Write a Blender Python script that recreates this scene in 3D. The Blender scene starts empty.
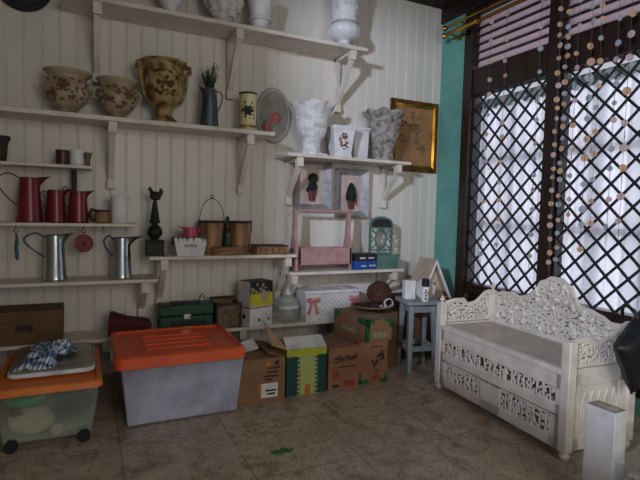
import bpy, bmesh, math, random
from mathutils import Vector, Matrix, noise
random.seed(7)
C = bpy.context.scene.collection
PI = math.pi
R = math.radians

# ------------------------------------------------------------------ materials
def lin(c):
    c = c / 255.0
    return c / 12.92 if c <= 0.04045 else ((c + 0.055) / 1.055) ** 2.4
def rgb(t): return (lin(t[0]), lin(t[1]), lin(t[2]), 1.0)

def mat(name, col, rough=0.6, metal=0.0, col2=None, scale=6.0, lo=0.4, hi=0.65, bump=0.0, bscale=None,
        spec=0.5, coat=0.0, detail=4.0, stretch=None, trans=0.0):
    m = bpy.data.materials.new(name); m.use_nodes = True
    nt = m.node_tree; b = nt.nodes['Principled BSDF']
    b.inputs['Roughness'].default_value = rough
    b.inputs['Metallic'].default_value = metal
    b.inputs['Specular IOR Level'].default_value = spec
    b.inputs['Coat Weight'].default_value = coat
    tc = nt.nodes.new('ShaderNodeTexCoord')
    src = tc.outputs['Object']
    if stretch:
        mp = nt.nodes.new('ShaderNodeMapping'); mp.inputs['Scale'].default_value = stretch
        nt.links.new(src, mp.inputs['Vector']); src = mp.outputs['Vector']
    if col2 is None:
        col2 = tuple(max(0, int(v * 0.86)) for v in col)
    n = nt.nodes.new('ShaderNodeTexNoise'); n.inputs['Scale'].default_value = scale; n.inputs['Detail'].default_value = detail
    nt.links.new(src, n.inputs['Vector'])
    r = nt.nodes.new('ShaderNodeValToRGB')
    r.color_ramp.elements[0].position = lo; r.color_ramp.elements[1].position = hi
    r.color_ramp.elements[0].color = rgb(col); r.color_ramp.elements[1].color = rgb(col2)
    nt.links.new(n.outputs['Fac'], r.inputs['Fac'])
    nt.links.new(r.outputs['Color'], b.inputs['Base Color'])
    if bump:
        n2 = nt.nodes.new('ShaderNodeTexNoise'); n2.inputs['Scale'].default_value = bscale or scale * 3; n2.inputs['Detail'].default_value = 5
        nt.links.new(src, n2.inputs['Vector'])
        bp = nt.nodes.new('ShaderNodeBump'); bp.inputs['Strength'].default_value = bump; bp.inputs['Distance'].default_value = 0.01
        nt.links.new(n2.outputs['Fac'], bp.inputs['Height']); nt.links.new(bp.outputs['Normal'], b.inputs['Normal'])
    return m

def see_through(name, col, alpha=0.5, rough=0.35):
    """milky plastic: part diffuse / translucent, part straight-through"""
    m = mat(name, col, rough)
    nt = m.node_tree; b = nt.nodes['Principled BSDF']; out = nt.nodes['Material Output']
    t = nt.nodes.new('ShaderNodeBsdfTransparent'); mx = nt.nodes.new('ShaderNodeMixShader')
    mx.inputs[0].default_value = alpha
    nt.links.new(t.outputs[0], mx.inputs[1]); nt.links.new(b.outputs[0], mx.inputs[2]); nt.links.new(mx.outputs[0], out.inputs['Surface'])
    return m

def sheer(name, col, transparent=0.3, front=0.3):
    m = bpy.data.materials.new(name); m.use_nodes = True
    nt = m.node_tree; out = nt.nodes['Material Output']; nt.nodes.remove(nt.nodes['Principled BSDF'])
    tc = nt.nodes.new('ShaderNodeTexCoord')
    w = nt.nodes.new('ShaderNodeTexNoise'); w.inputs['Scale'].default_value = 3
    nt.links.new(tc.outputs['Object'], w.inputs['Vector'])
    r = nt.nodes.new('ShaderNodeValToRGB'); r.color_ramp.elements[0].color = rgb(col)
    r.color_ramp.elements[1].color = rgb(tuple(int(v * .93) for v in col))
    nt.links.new(w.outputs['Fac'], r.inputs['Fac'])
    tl = nt.nodes.new('ShaderNodeBsdfTranslucent'); df = nt.nodes.new('ShaderNodeBsdfDiffuse'); tp = nt.nodes.new('ShaderNodeBsdfTransparent')
    nt.links.new(r.outputs['Color'], tl.inputs['Color']); nt.links.new(r.outputs['Color'], df.inputs['Color'])
    m1 = nt.nodes.new('ShaderNodeMixShader'); m1.inputs[0].default_value = front
    nt.links.new(tl.outputs[0], m1.inputs[1]); nt.links.new(df.outputs[0], m1.inputs[2])
    m2 = nt.nodes.new('ShaderNodeMixShader'); m2.inputs[0].default_value = transparent
    nt.links.new(m1.outputs[0], m2.inputs[1]); nt.links.new(tp.outputs[0], m2.inputs[2])
    nt.links.new(m2.outputs[0], out.inputs['Surface'])
    return m

def marble_floor(name):
    m = bpy.data.materials.new(name); m.use_nodes = True
    nt = m.node_tree; b = nt.nodes['Principled BSDF']; L = nt.links.new
    tc = nt.nodes.new('ShaderNodeTexCoord')
    n1 = nt.nodes.new('ShaderNodeTexNoise'); n1.inputs['Scale'].default_value = 5.5; n1.inputs['Detail'].default_value = 8; n1.inputs['Roughness'].default_value = .65; n1.inputs['Distortion'].default_value = 1.2
    L(tc.outputs['Object'], n1.inputs['Vector'])
    r1 = nt.nodes.new('ShaderNodeValToRGB'); e = r1.color_ramp.elements
    e[0].position = .30; e[0].color = rgb((138, 114, 96)); e[1].position = .66; e[1].color = rgb((206, 190, 172))
    k = e.new(.46); k.color = rgb((182, 163, 144))
    L(n1.outputs['Fac'], r1.inputs['Fac'])
    n2 = nt.nodes.new('ShaderNodeTexNoise'); n2.inputs['Scale'].default_value = 26; n2.inputs['Detail'].default_value = 6; n2.inputs['Distortion'].default_value = 2
    L(tc.outputs['Object'], n2.inputs['Vector'])
    r2 = nt.nodes.new('ShaderNodeValToRGB'); e = r2.color_ramp.elements
    e[0].position = .32; e[0].color = (.42, .36, .3, 1); e[1].position = .52; e[1].color = (1, 1, 1, 1)
    L(n2.outputs['Fac'], r2.inputs['Fac'])
    mu = nt.nodes.new('ShaderNodeMixRGB'); mu.blend_type = 'MULTIPLY'; mu.inputs[0].default_value = .75
    L(r1.outputs['Color'], mu.inputs[1]); L(r2.outputs['Color'], mu.inputs[2])
    br = nt.nodes.new('ShaderNodeTexBrick'); br.offset = 0.0; br.inputs['Scale'].default_value = 1.0
    br.inputs['Brick Width'].default_value = .62; br.inputs['Row Height'].default_value = .62
    br.inputs['Mortar Size'].default_value = .006; br.inputs['Mortar Smooth'].default_value = .3
    br.inputs['Color1'].default_value = (1, 1, 1, 1); br.inputs['Color2'].default_value = (.93, .93, .93, 1); br.inputs['Mortar'].default_value = (.68, .64, .6, 1)
    mp = nt.nodes.new('ShaderNodeMapping'); mp.inputs['Location'].default_value = (.44, .12, 0)
    L(tc.outputs['Object'], mp.inputs['Vector']); L(mp.outputs['Vector'], br.inputs['Vector'])
    m2 = nt.nodes.new('ShaderNodeMixRGB'); m2.blend_type = 'MULTIPLY'; m2.inputs[0].default_value = 1
    L(mu.outputs['Color'], m2.inputs[1]); L(br.outputs['Color'], m2.inputs[2])
    L(m2.outputs['Color'], b.inputs['Base Color'])
    b.inputs['Roughness'].default_value = .32
    return m

def checked_cloth(name):
    m = mat(name, (225, 230, 235), .9)
    nt = m.node_tree; b = nt.nodes['Principled BSDF']; L = nt.links.new
    uv = nt.nodes.new('ShaderNodeTexCoord')
    sx = nt.nodes.new('ShaderNodeSeparateXYZ'); L(uv.outputs['UV'], sx.inputs[0])
    outs = []
    for ax in ('X', 'Y'):
        a = nt.nodes.new('ShaderNodeMath'); a.operation = 'MULTIPLY'; a.inputs[1].default_value = 10
        L(sx.outputs[ax], a.inputs[0])
        f = nt.nodes.new('ShaderNodeMath'); f.operation = 'FRACT'; L(a.outputs[0], f.inputs[0])
        g = nt.nodes.new('ShaderNodeMath'); g.operation = 'GREATER_THAN'; g.inputs[1].default_value = .5; L(f.outputs[0], g.inputs[0])
        outs.append(g)
    s = nt.nodes.new('ShaderNodeMath'); s.operation = 'ADD'; L(outs[0].outputs[0], s.inputs[0]); L(outs[1].outputs[0], s.inputs[1])
    d = nt.nodes.new('ShaderNodeMath'); d.operation = 'MULTIPLY'; d.inputs[1].default_value = .5; L(s.outputs[0], d.inputs[0])
    r = nt.nodes.new('ShaderNodeValToRGB'); r.color_ramp.interpolation = 'CONSTANT'
    e = r.color_ramp.elements; e[0].position = 0; e[0].color = rgb((226, 232, 238)); e[1].position = .4; e[1].color = rgb((128, 150, 186))
    k = e.new(.9); k.color = rgb((52, 70, 98))
    L(d.outputs[0], r.inputs['Fac']); L(r.outputs['Color'], b.inputs['Base Color'])
    return m

M = dict(
    wall=mat('cream_beadboard_paint', (226, 219, 210), .42, col2=(214, 206, 196), scale=2.2, bump=.05, bscale=20, stretch=(1, 1, .25)),
    shelf=mat('shelf_paint', (226, 216, 204), .5, col2=(208, 197, 183), scale=5),
    teal=mat('teal_plaster', (104, 164, 150), .8, col2=(94, 152, 140), scale=4, bump=.15, bscale=40),
    darkwood=mat('dark_wood', (44, 25, 18), .45, col2=(26, 15, 11), scale=9, stretch=(4, 4, .6)),
    ceilwood=mat('ceiling_wood', (42, 29, 20), .7, col2=(28, 19, 13), scale=7, stretch=(.5, 6, 1)),
    plaster=mat('plain_plaster', (196, 186, 172), .9),
    floor=marble_floor('marble_tiles'),
    lattice=mat('lattice_paint', (26, 27, 33), .5),
    glass_slat=sheer('frosted_louvre', (196, 182, 186), 0.0),
    curtain=sheer('sheer_curtain_cloth', (214, 212, 222), .32),
    trimfab=mat('curtain_heading', (176, 184, 184), .9, col2=(140, 152, 150), scale=20),
    muntin=mat('muntin_paint', (150, 150, 160), .6),
    brass=mat('polished_brass', (196, 150, 62), .28, 1.0, col2=(150, 108, 40)),
    goldpaint=mat('antique_gold', (174, 146, 100), .6, .1, col2=(96, 66, 28), scale=14, lo=.42, hi=.62, bump=.4, bscale=30),
    golddark=mat('gold_relief_shade', (112, 72, 32), .5, .3, col2=(70, 42, 20), scale=20),
    white=mat('white_glaze', (230, 228, 228), .35, col2=(212, 210, 212), scale=8),
    whitebump=mat('white_stucco_urn', (226, 222, 222), .7, col2=(180, 176, 178), scale=16, lo=.45, hi=.72, bump=.8, bscale=28),
    greystone=mat('weathered_grey_stone', (170, 162, 154), .85, col2=(92, 84, 80), scale=22, lo=.42, hi=.7, bump=.9, bscale=34),
    cream=mat('cream_glaze', (178, 160, 136), .4, col2=(128, 106, 84), scale=9, lo=.45, hi=.75),
    brownrel=mat('brown_relief', (122, 84, 58), .55, col2=(92, 60, 42), scale=25),
    zinc=mat('zinc', (104, 116, 124), .42, .75, col2=(78, 88, 96), scale=10, stretch=(3, 3, .5)),
    green=mat('dark_leaf', (36, 62, 34), .6, col2=(22, 40, 22), scale=30),
    creamcan=mat('cream_tin', (226, 212, 166), .4, col2=(206, 190, 142), scale=10),
    navy=mat('navy_ink', (24, 26, 44), .5),
    slate=mat('grey_plaque', (150, 144, 138), .6, col2=(130, 124, 120), scale=8),
    slatelt=mat('grey_rim', (176, 170, 164), .6),
    rose=mat('rose_pink', (192, 112, 116), .6, col2=(164, 84, 92), scale=40),
    red=mat('red_enamel', (124, 26, 34), .38, .2, col2=(98, 18, 26), scale=8, coat=.15),
    darkred=mat('dark_red_fabric', (92, 22, 28), .8, col2=(64, 14, 20), scale=16, bump=.3),
    darkredgl=mat('dark_red_glaze', (76, 26, 28), .4),
    brown=mat('brown_wicker', (128, 100, 74), .7, col2=(92, 70, 50), scale=28, bump=.6, bscale=50),
    browndk=mat('dark_brown', (58, 40, 30), .7, col2=(38, 26, 20), scale=18, bump=.4),
    iron=mat('black_iron', (34, 36, 36), .6, .2, col2=(24, 28, 26), scale=18),
    ironlt=mat('rusty_iron_hook', (84, 66, 56), .6, .4),
    steel=mat('galvanised_steel', (190, 192, 194), .22, 1.0, col2=(150, 153, 156), scale=6, stretch=(3, 3, .5)),
    pink=mat('pink_enamel', (196, 74, 98), .4, col2=(170, 56, 82), scale=10),
    pinkdull=mat('dull_pink', (200, 122, 120), .6, col2=(178, 98, 98), scale=14),
    bow=mat('bow_pink', (200, 134, 130), .7, col2=(184, 112, 110), scale=20),
    tealrope=mat('teal_rope', (72, 104, 108), .9),
    copper=mat('copper', (176, 134, 100), .45, .4, col2=(126, 92, 66), scale=7, stretch=(3, 3, .5)),
    wood=mat('bare_wood', (156, 118, 80), .7, col2=(112, 80, 52), scale=10, stretch=(1, 1, 5)),
    bottle=mat('dark_green_glass', (34, 50, 30), .15, col2=(26, 38, 24)),
    pinkwood=mat('pink_washed_wood', (184, 142, 138), .65, col2=(164, 120, 118), scale=12),
    bluecard=mat('blue_card', (26, 78, 160), .5),
    blackcard=mat('black_card', (26, 26, 32), .5),
    paper=mat('white_paper', (228, 226, 226), .7),
    greenmetal=mat('sage_green_metal', (94, 126, 114), .5, col2=(70, 108, 94), scale=12),
    card=mat('cardboard', (140, 104, 74), .85, col2=(124, 92, 64), scale=5, bump=.1, bscale=60),
    carddk=mat('old_cardboard', (112, 84, 54), .85, col2=(92, 68, 44), scale=5),
    cardin=mat('cardboard_inside', (196, 156, 132), .85),
    cardred=mat('reddish_cardboard', (146, 102, 78), .85, col2=(130, 90, 68), scale=5),
    tape=mat('green_tape', (30, 98, 54), .5, col2=(24, 80, 44), scale=20),
    ink=mat('dark_print', (52, 36, 32), .7),
    redink=mat('red_print', (150, 60, 44), .7),
    orangeink=mat('orange_print', (196, 116, 56), .7),
    lime=mat('lime_print', (190, 196, 44), .6),
    limepale=mat('pale_lime_print', (176, 186, 116), .7, col2=(164, 174, 106), scale=40),
    forest=mat('forest_green_print', (16, 74, 66), .7, col2=(12, 58, 54), scale=60),
    yellow=mat('yellow_print', (206, 196, 40), .6),
    toolgreen=mat('dark_green_tool_case', (22, 74, 48), .5, col2=(16, 58, 38), scale=12),
    orange=mat('orange_plastic', (232, 96, 52), .4, col2=(218, 84, 44), scale=4),
    orange2=mat('amber_orange_plastic', (236, 132, 60), .4, col2=(222, 118, 50), scale=4),
    milky=see_through('milky_plastic', (214, 216, 240), .56),
    clear=see_through('clear_plastic', (206, 216, 204), .20),
    thinclear=see_through('thin_clear_plastic', (214, 218, 222), .17, .15),
    fabblue=mat('blue_grey_bedding', (176, 178, 214), .9, col2=(160, 162, 198), scale=5, bump=.5, bscale=8),
    fabpale=mat('pale_bedding', (240, 240, 250), .9),
    fabgreen=mat('green_plastic_bag', (64, 190, 140), .5, bump=.5, bscale=12),
    fabdark=mat('dark_clothing', (48, 58, 62), .9, bump=.5, bscale=12),
    fabbeige=mat('beige_clothing', (206, 192, 160), .9, bump=.5, bscale=12),
    fabolive=mat('olive_clothing', (140, 152, 116), .9, bump=.5, bscale=12),
    quilt=mat('olive_quilt', (150, 140, 122), .35, coat=.4, col2=(112, 104, 90), scale=9, bump=.5, bscale=14),
    rubber=mat('black_rubber', (20, 20, 20), .7),
    check=checked_cloth('blue_checked_cloth'),
    bluegrey=mat('blue_grey_paint', (142, 148, 150), .6, col2=(122, 128, 130), scale=8),
    bench=mat('bench_white_paint', (226, 216, 204), .5, col2=(206, 194, 180), scale=7),
    seat=mat('worn_seat_varnish', (168, 154, 140), .22, col2=(146, 132, 120), scale=6, stretch=(1, 5, 1)),
    beige=mat('beige_paint', (194, 172, 150), .7, col2=(176, 154, 132), scale=9),
    hair=mat('auburn_yarn', (88, 52, 38), .9, col2=(54, 32, 24), scale=30, bump=1.0, bscale=50),
    lace=mat('white_lace', (210, 200, 196), .8),
    blackfab=mat('black_leatherette', (22, 22, 24), .45, col2=(30, 31, 34), scale=12, bump=.25, bscale=30),
    framegrey=mat('silver_grey_frame', (168, 164, 164), .4, .25, col2=(138, 134, 134), scale=16),
    pinkmat=mat('pale_pink_board', (206, 184, 176), .8),
    topiary=mat('black_topiary', (22, 24, 22), .8, bump=.8, bscale=60),
    topred=mat('dark_red_pot', (110, 28, 32), .5),
    picture=mat('faded_floral_print', (168, 122, 80), .6, col2=(148, 102, 66), scale=6),
    picdark=mat('print_flowers', (96, 78, 62), .7, col2=(122, 92, 70), scale=40),
    shellpeach=sheer('peach_shell', (228, 192, 158), .08, .6),
    shellpink=sheer('pink_shell', (226, 200, 194), .08, .6),
    shellgrey=sheer('grey_shell', (192, 196, 202), .08, .6),
    cord=mat('thin_cord', (90, 84, 84), .8),
    leaf=mat('fresh_leaf', (52, 128, 52), .6),
)

# ------------------------------------------------------------------ mesh builder
class MB:
    def __init__(s): s.v = []; s.f = []
    def add(s, vs, fs, T=None):
        o = len(s.v)
        s.v += [tuple((T @ Vector(p)) if T else p) for p in vs]
        s.f += [tuple(o + i for i in f) for f in fs]; return s
    def box(s, x0, x1, y0, y1, z0, z1, T=None):
        return s.add([(x0, y0, z0), (x1, y0, z0), (x1, y1, z0), (x0, y1, z0), (x0, y0, z1), (x1, y0, z1), (x1, y1, z1), (x0, y1, z1)],
                     [(0, 3, 2, 1), (4, 5, 6, 7), (0, 1, 5, 4), (1, 2, 6, 5), (2, 3, 7, 6), (3, 0, 4, 7)], T)
    def frustum(s, bx, by, tx, ty, z0, z1, T=None):
        """rect bx=(x0,x1),by at z0 to rect tx,ty at z1"""
        return s.add([(bx[0], by[0], z0), (bx[1], by[0], z0), (bx[1], by[1], z0), (bx[0], by[1], z0),
                      (tx[0], ty[0], z1), (tx[1], ty[0], z1), (tx[1], ty[1], z1), (tx[0], ty[1], z1)],
                     [(0, 3, 2, 1), (4, 5, 6, 7), (0, 1, 5, 4), (1, 2, 6, 5), (2, 3, 7, 6), (3, 0, 4, 7)], T)
    def lathe(s, prof, n=32, rf=None, T=None, sy=1.0):
        vs = []; fs = []
        for j, (r, z) in enumerate(prof):
            for i in range(n):
                a = 2 * PI * i / n
                k = rf(a, j / (len(prof) - 1), z) if rf else 1
                dz = 0
                if isinstance(k, tuple): k, dz = k
                vs.append((r * k * math.cos(a), r * k * math.sin(a) * sy, z + dz))
        for j in range(len(prof) - 1):
            for i in range(n):
                fs.append((j * n + i, j * n + (i + 1) % n, (j + 1) * n + (i + 1) % n, (j + 1) * n + i))
        if prof[0][0] > 1e-4: fs.append(tuple(reversed(range(n))))
        if prof[-1][0] > 1e-4: fs.append(tuple((len(prof) - 1) * n + i for i in range(n)))
        return s.add(vs, fs, T)
    def tube(s, pts, r, n=8, T=None):
        pts = [Vector(p) for p in pts]; rs = r if isinstance(r, (list, tuple)) else [r] * len(pts)
        vs = []; fs = []; up = None
        for i, p in enumerate(pts):
            d = (pts[min(i + 1, len(pts) - 1)] - pts[max(i - 1, 0)]).normalized()
            if up is None:
                up = Vector((0, 0, 1)) if abs(d.z) < .9 else Vector((1, 0, 0))
            a = d.cross(up).normalized(); b = a.cross(d).normalized(); up = b
            for k in range(n):
                t = 2 * PI * k / n
                vs.append(tuple(p + (a * math.cos(t) + b * math.sin(t)) * rs[i]))
        for i in range(len(pts) - 1):
            for k in range(n):
                fs.append((i * n + k, i * n + (k + 1) % n, (i + 1) * n + (k + 1) % n, (i + 1) * n + k))
        fs.append(tuple(reversed(range(n)))); fs.append(tuple((len(pts) - 1) * n + k for k in range(n)))
        return s.add(vs, fs, T)
    def cyl(s, p0, p1, r0, r1=None, n=20): return s.tube([p0, p1], [r0, r0 if r1 is None else r1], n)
    def prism(s, poly, d0, d1, axis='y', T=None):
        """poly in (x,z) extruded along y, or (x,y) along z, or (y,z) along x"""
        n = len(poly)
        def P(p, d): return (p[0], d, p[1]) if axis == 'y' else ((p[0], p[1], d) if axis == 'z' else (d, p[0], p[1]))
        vs = [P(p, d0) for p in poly] + [P(p, d1) for p in poly]
        fs = [tuple(range(n)), tuple(reversed(range(n, 2 * n)))] + [(i, i + n, (i + 1) % n + n, (i + 1) % n) for i in range(n)]
        return s.add(vs, fs, T)
    def ball(s, c, r, n=12, m=8, T=None):
        if not isinstance(r, (tuple, list)): r = (r, r, r)
        vs = [(c[0], c[1], c[2] - r[2])]; fs = []
        for j in range(1, m):
            p = -PI / 2 + PI * j / m
            for i in range(n):
                a = 2 * PI * i / n
                vs.append((c[0] + r[0] * math.cos(p) * math.cos(a), c[1] + r[1] * math.cos(p) * math.sin(a), c[2] + r[2] * math.sin(p)))
        vs.append((c[0], c[1], c[2] + r[2]))
        for i in range(n): fs.append((0, 1 + (i + 1) % n, 1 + i))
        for j in range(m - 2):
            for i in range(n):
                a = 1 + j * n + i; b = 1 + j * n + (i + 1) % n
                fs.append((a, b, b + n, a + n))
        t = len(vs) - 1
        for i in range(n): fs.append((t, 1 + (m - 2) * n + i, 1 + (m - 2) * n + (i + 1) % n))
        return s.add(vs, fs, T)
    def build(s, name, material, parent=None, loc=(0, 0, 0), rot=(0, 0, 0), bevel=0, smooth=38, solid=0):
        me = bpy.data.meshes.new(name); me.from_pydata(s.v, [], s.f); me.validate()
        bm = bmesh.new(); bm.from_mesh(me)
        bmesh.ops.recalc_face_normals(bm, faces=bm.faces); bm.to_mesh(me); bm.free()
        me.materials.append(material if not isinstance(material, str) else M[material])
        for p in me.polygons: p.use_smooth = True
        me.set_sharp_from_angle(angle=R(smooth))
        o = bpy.data.objects.new(name, me); C.objects.link(o)
        if parent: o.parent = parent
        o.location = loc; o.rotation_euler = rot
        if solid:
            q = o.modifiers.new('solid', 'SOLIDIFY'); q.thickness = solid; q.offset = 0
        if bevel:
            q = o.modifiers.new('bevel', 'BEVEL'); q.width = bevel; q.segments = 2; q.limit_method = 'ANGLE'; q.angle_limit = R(40)
        return o

def tag(o, label, cat, group=None):
    o['label'] = label; o['category'] = cat
    if group: o['group'] = group
    return o
def thing(name, label, cat, loc, rz=0, group=None, rot=None):
    o = bpy.data.objects.new(name, None); C.objects.link(o); o.empty_display_size = .05
    o.location = loc; o.rotation_euler = rot or (0, 0, rz)
    return tag(o, label, cat, group)
def struct(o): o['kind'] = 'structure'; return o
def box(*a): return MB().box(*a)
def arc(cx, cz, r, a0, a1, n=12, rz=None, y=0):
    rz = rz or r
    return [(cx + r * math.cos(R(a0 + (a1 - a0) * i / n)), y, cz + rz * math.sin(R(a0 + (a1 - a0) * i / n))) for i in range(n + 1)]
def shell(prof, t=.006):
    """open vessel: outer profile up, then inner wall back down"""
    inner = [(max(r - t, .0), max(z, prof[0][1] + t)) for r, z in reversed(prof)]
    return prof + inner + [(0.0, prof[0][1] + t)]
def rrect(x0, x1, y0, y1, r, n=5):
    p = []
    for cx, cy, a in ((x1 - r, y1 - r, 0), (x0 + r, y1 - r, 90), (x0 + r, y0 + r, 180), (x1 - r, y0 + r, 270)):
        p += [(cx + r * math.cos(R(a + 90 * k / n)), cy + r * math.sin(R(a + 90 * k / n))) for k in range(n + 1)]
    return p
def smoothprof(pts, k=5):
    """Catmull-Rom through (r,z) points"""
    out = []
    for i in range(len(pts) - 1):
        p0 = pts[max(i - 1, 0)]; p1 = pts[i]; p2 = pts[i + 1]; p3 = pts[min(i + 2, len(pts) - 1)]
        for j in range(k):
            t = j / k
            out.append(tuple(max(0, .5 * (2 * p1[q] + (p2[q] - p0[q]) * t + (2 * p0[q] - 5 * p1[q] + 4 * p2[q] - p3[q]) * t * t + (3 * p1[q] - p0[q] - 3 * p2[q] + p3[q]) * t ** 3)) for q in (0, 1)))
    out.append(pts[-1]); return out
def rad_at(prof, z):
    for (r0, z0), (r1, z1) in zip(prof, prof[1:]):
        if min(z0, z1) <= z <= max(z0, z1) and z1 != z0: return r0 + (r1 - r0) * (z - z0) / (z1 - z0)
    return prof[-1][0]
def relief(prof, n, a0, a1, z0, z1, size, seed, thick=.006):
    """small petals and leaves raised on the wall of a turned vessel"""
    rnd = random.Random(seed); b = MB()
    for i in range(n):
        a = R(rnd.uniform(a0, a1)); z = rnd.uniform(z0, z1); r = rad_at(prof, z)
        T = Matrix.Translation((r * math.cos(a), r * math.sin(a), z)) @ Matrix.Rotation(a, 4, 'Z') @ Matrix.Rotation(rnd.uniform(0, PI), 4, 'X')
        b.ball((0, 0, 0), (thick, size * rnd.uniform(.6, 1.2), size * rnd.uniform(.35, .7)), 8, 5, T)
    return b
def flower(prof, a, z, size, thick=.007):
    b = MB(); r = rad_at(prof, z); a = R(a)
    for k in range(6):
        t = k * PI / 3
        T = Matrix.Translation((r * math.cos(a), r * math.sin(a), z)) @ Matrix.Rotation(a, 4, 'Z') @ Matrix.Rotation(t, 4, 'X')
        b.ball((0, size * .62, 0), (thick, size * .42, size * .3), 8, 5, T)
    T = Matrix.Translation((r * math.cos(a), r * math.sin(a), z)) @ Matrix.Rotation(a, 4, 'Z')
    b.ball((thick * .4, 0, 0), (thick, size * .28, size * .28), 8, 5, T)
    return b

# ------------------------------------------------------------------ room shell
WX = 3.53; WY = 4.40; ZC = 3.62
struct(box(-1.4, 3.7, -2.1, 4.5, -.1, 0).build('floor', 'floor'))
struct(box(-1.4, 3.75, -2.1, 4.5, ZC, ZC + .1).build('ceiling', 'ceilwood'))
b = MB()                                                              # beadboard: planks with V joints and a bead
poly = [(-1.4, 4.5), (-1.4, WY)]
x = -1.38
while x < WX - .02:
    poly += [(x - .005, WY), (x, WY + .006), (x + .005, WY), (x + .012, WY), (x + .015, WY + .004), (x + .018, WY)]
    x += .12
poly += [(WX + .1, WY), (WX + .1, 4.5)]
b.prism(poly, 0, ZC, 'z'); struct(b.build('wall_back', 'wall', smooth=10))
struct(box(-1.38, WX, WY - .018, WY, 0, .12).build('baseboard_back', 'shelf', bevel=.004))
b = MB()                                                              # window wall: pier by the corner, head, sill and far pier
b.box(WX, WX + .2, 4.02, 4.4, 0, 3.46).box(WX, WX + .2, -2.1, 1.80, 0, 3.46).box(WX, WX + .2, 1.80, 4.02, 0, .12)
struct(b.build('wall_right', 'teal'))
struct(box(WX - .03, WX + .2, -2.1, WY, 3.46, ZC).build('trim_1', 'darkwood', bevel=.006))
b = MB()                                                              # left wall with a high window
b.box(-1.4, -1.28, -2.1, -.40, 0, ZC).box(-1.4, -1.28, 1.15, 4.4, 0, ZC).box(-1.4, -1.28, -.40, 1.15, 0, 2.15).box(-1.4, -1.28, -.40, 1.15, 3.32, ZC)
struct(b.build('wall_left', 'plaster'))
b = MB()                                                              # unseen wall behind the viewer, wide opening added to let fill light in
b.box(-1.4, -.9, -2.2, -2.1, 0, ZC).box(2.6, 3.73, -2.2, -2.1, 0, ZC).box(-.9, 2.6, -2.2, -2.1, 3.35, ZC)
struct(b.build('wall_front', 'plaster'))

# window: dark timber frame with two lattice lights under frosted louvres
def window(name, y0, y1, left_stile, right_stile):
    f = MB()
    f.box(WX - .02, WX + .14, y1, y1 + left_stile, .10, 3.46).box(WX - .02, WX + .14, y0 - right_stile, y0, .10, 3.46)
    f.box(WX, WX + .12, y0, y1, 2.60, 2.86).box(WX, WX + .12, y0, y1, .60, .70).box(WX + .04, WX + .10, y0, y1, .10, .60).box(WX, WX + .12, y0, y1, 3.40, 3.46)
    o = struct(f.build(name, 'darkwood', bevel=.006))
    # louvre slats
    s = MB(); d = MB(); z = 2.885
    while z < 3.38:
        T = Matrix.Translation((WX + .07, 0, z + .03)) @ Matrix.Rotation(R(14), 4, 'Y')
        s.box(-.004, .004, y0 + .005, y1 - .005, -.030, .030, T)
        d.box(WX + .055, WX + .095, y0 + .002, y1 - .002, z + .060, z + .076)  # dark bar added to block bright daylight and darken the gap between slats
        z += .080
    s.build('louvre_slats', 'glass_slat', o); d.build('dark_gap_bars', 'darkwood', o)
    # diamond lattice, two crossing layers
    g = MB(); za, zb = .70, 2.60; pitch = .175; w = .009
    for sgn, xx in ((1, WX + .030), (-1, WX + .044)):
        k = -30
        while k < 40:
            c = y0 + k * pitch
            pts = []
            if sgn > 0: seg = [(c + (z - za), z) for z in (za, zb)]
            else: seg = [(c - (z - za), z) for z in (za, zb)]
            (ya, z1), (yb, z2) = seg
            # clip the bar to the opening
            t0, t1 = 0.0, 1.0; dy = yb - ya
            for lim, up in ((y0, False), (y1, True)):
                t = (lim - ya) / dy
                if (dy > 0) == up: t1 = min(t1, t)
                else: t0 = max(t0, t)
            if t1 - t0 > .01:
                A = Vector((xx, ya + dy * t0, z1 + (z2 - z1) * t0)); B = Vector((xx, ya + dy * t1, z1 + (z2 - z1) * t1))
                D = (B - A).normalized(); N = Vector((0, -D.z, D.y)) * w; X = Vector((.007, 0, 0))
                vs = [tuple(p + q) for p in (A, B) for q in (-N - X, N - X, N + X, -N + X)]
                g.add(vs, [(0, 1, 2, 3), (7, 6, 5, 4), (0, 4, 5, 1), (1, 5, 6, 2), (2, 6, 7, 3), (3, 7, 4, 0)])
            k += 1
    g.box(WX + .02, WX + .06, y0, y0 + .02, za, zb).box(WX + .02, WX + .06, y1 - .02, y1, za, zb)
    g.build('lattice', 'lattice', o)
    return o
window('window_1', 2.99, 3.90, .12, .0)
window('window_2', 1.97, 2.87, .12, .17)
b = MB()                                                              # outer casement with glazing bars, beyond the curtains
for yy in (1.85, 2.28, 2.72, 3.16, 3.60, 4.0): b.box(3.81, 3.85, yy - .03, yy + .03, .1, 2.6)
for zz in (.14, .62, 1.29, 1.97, 2.58): b.box(3.81, 3.85, 1.85, 4.0, zz - .03, zz + .03)
struct(b.build('window_3', 'muntin'))

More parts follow.
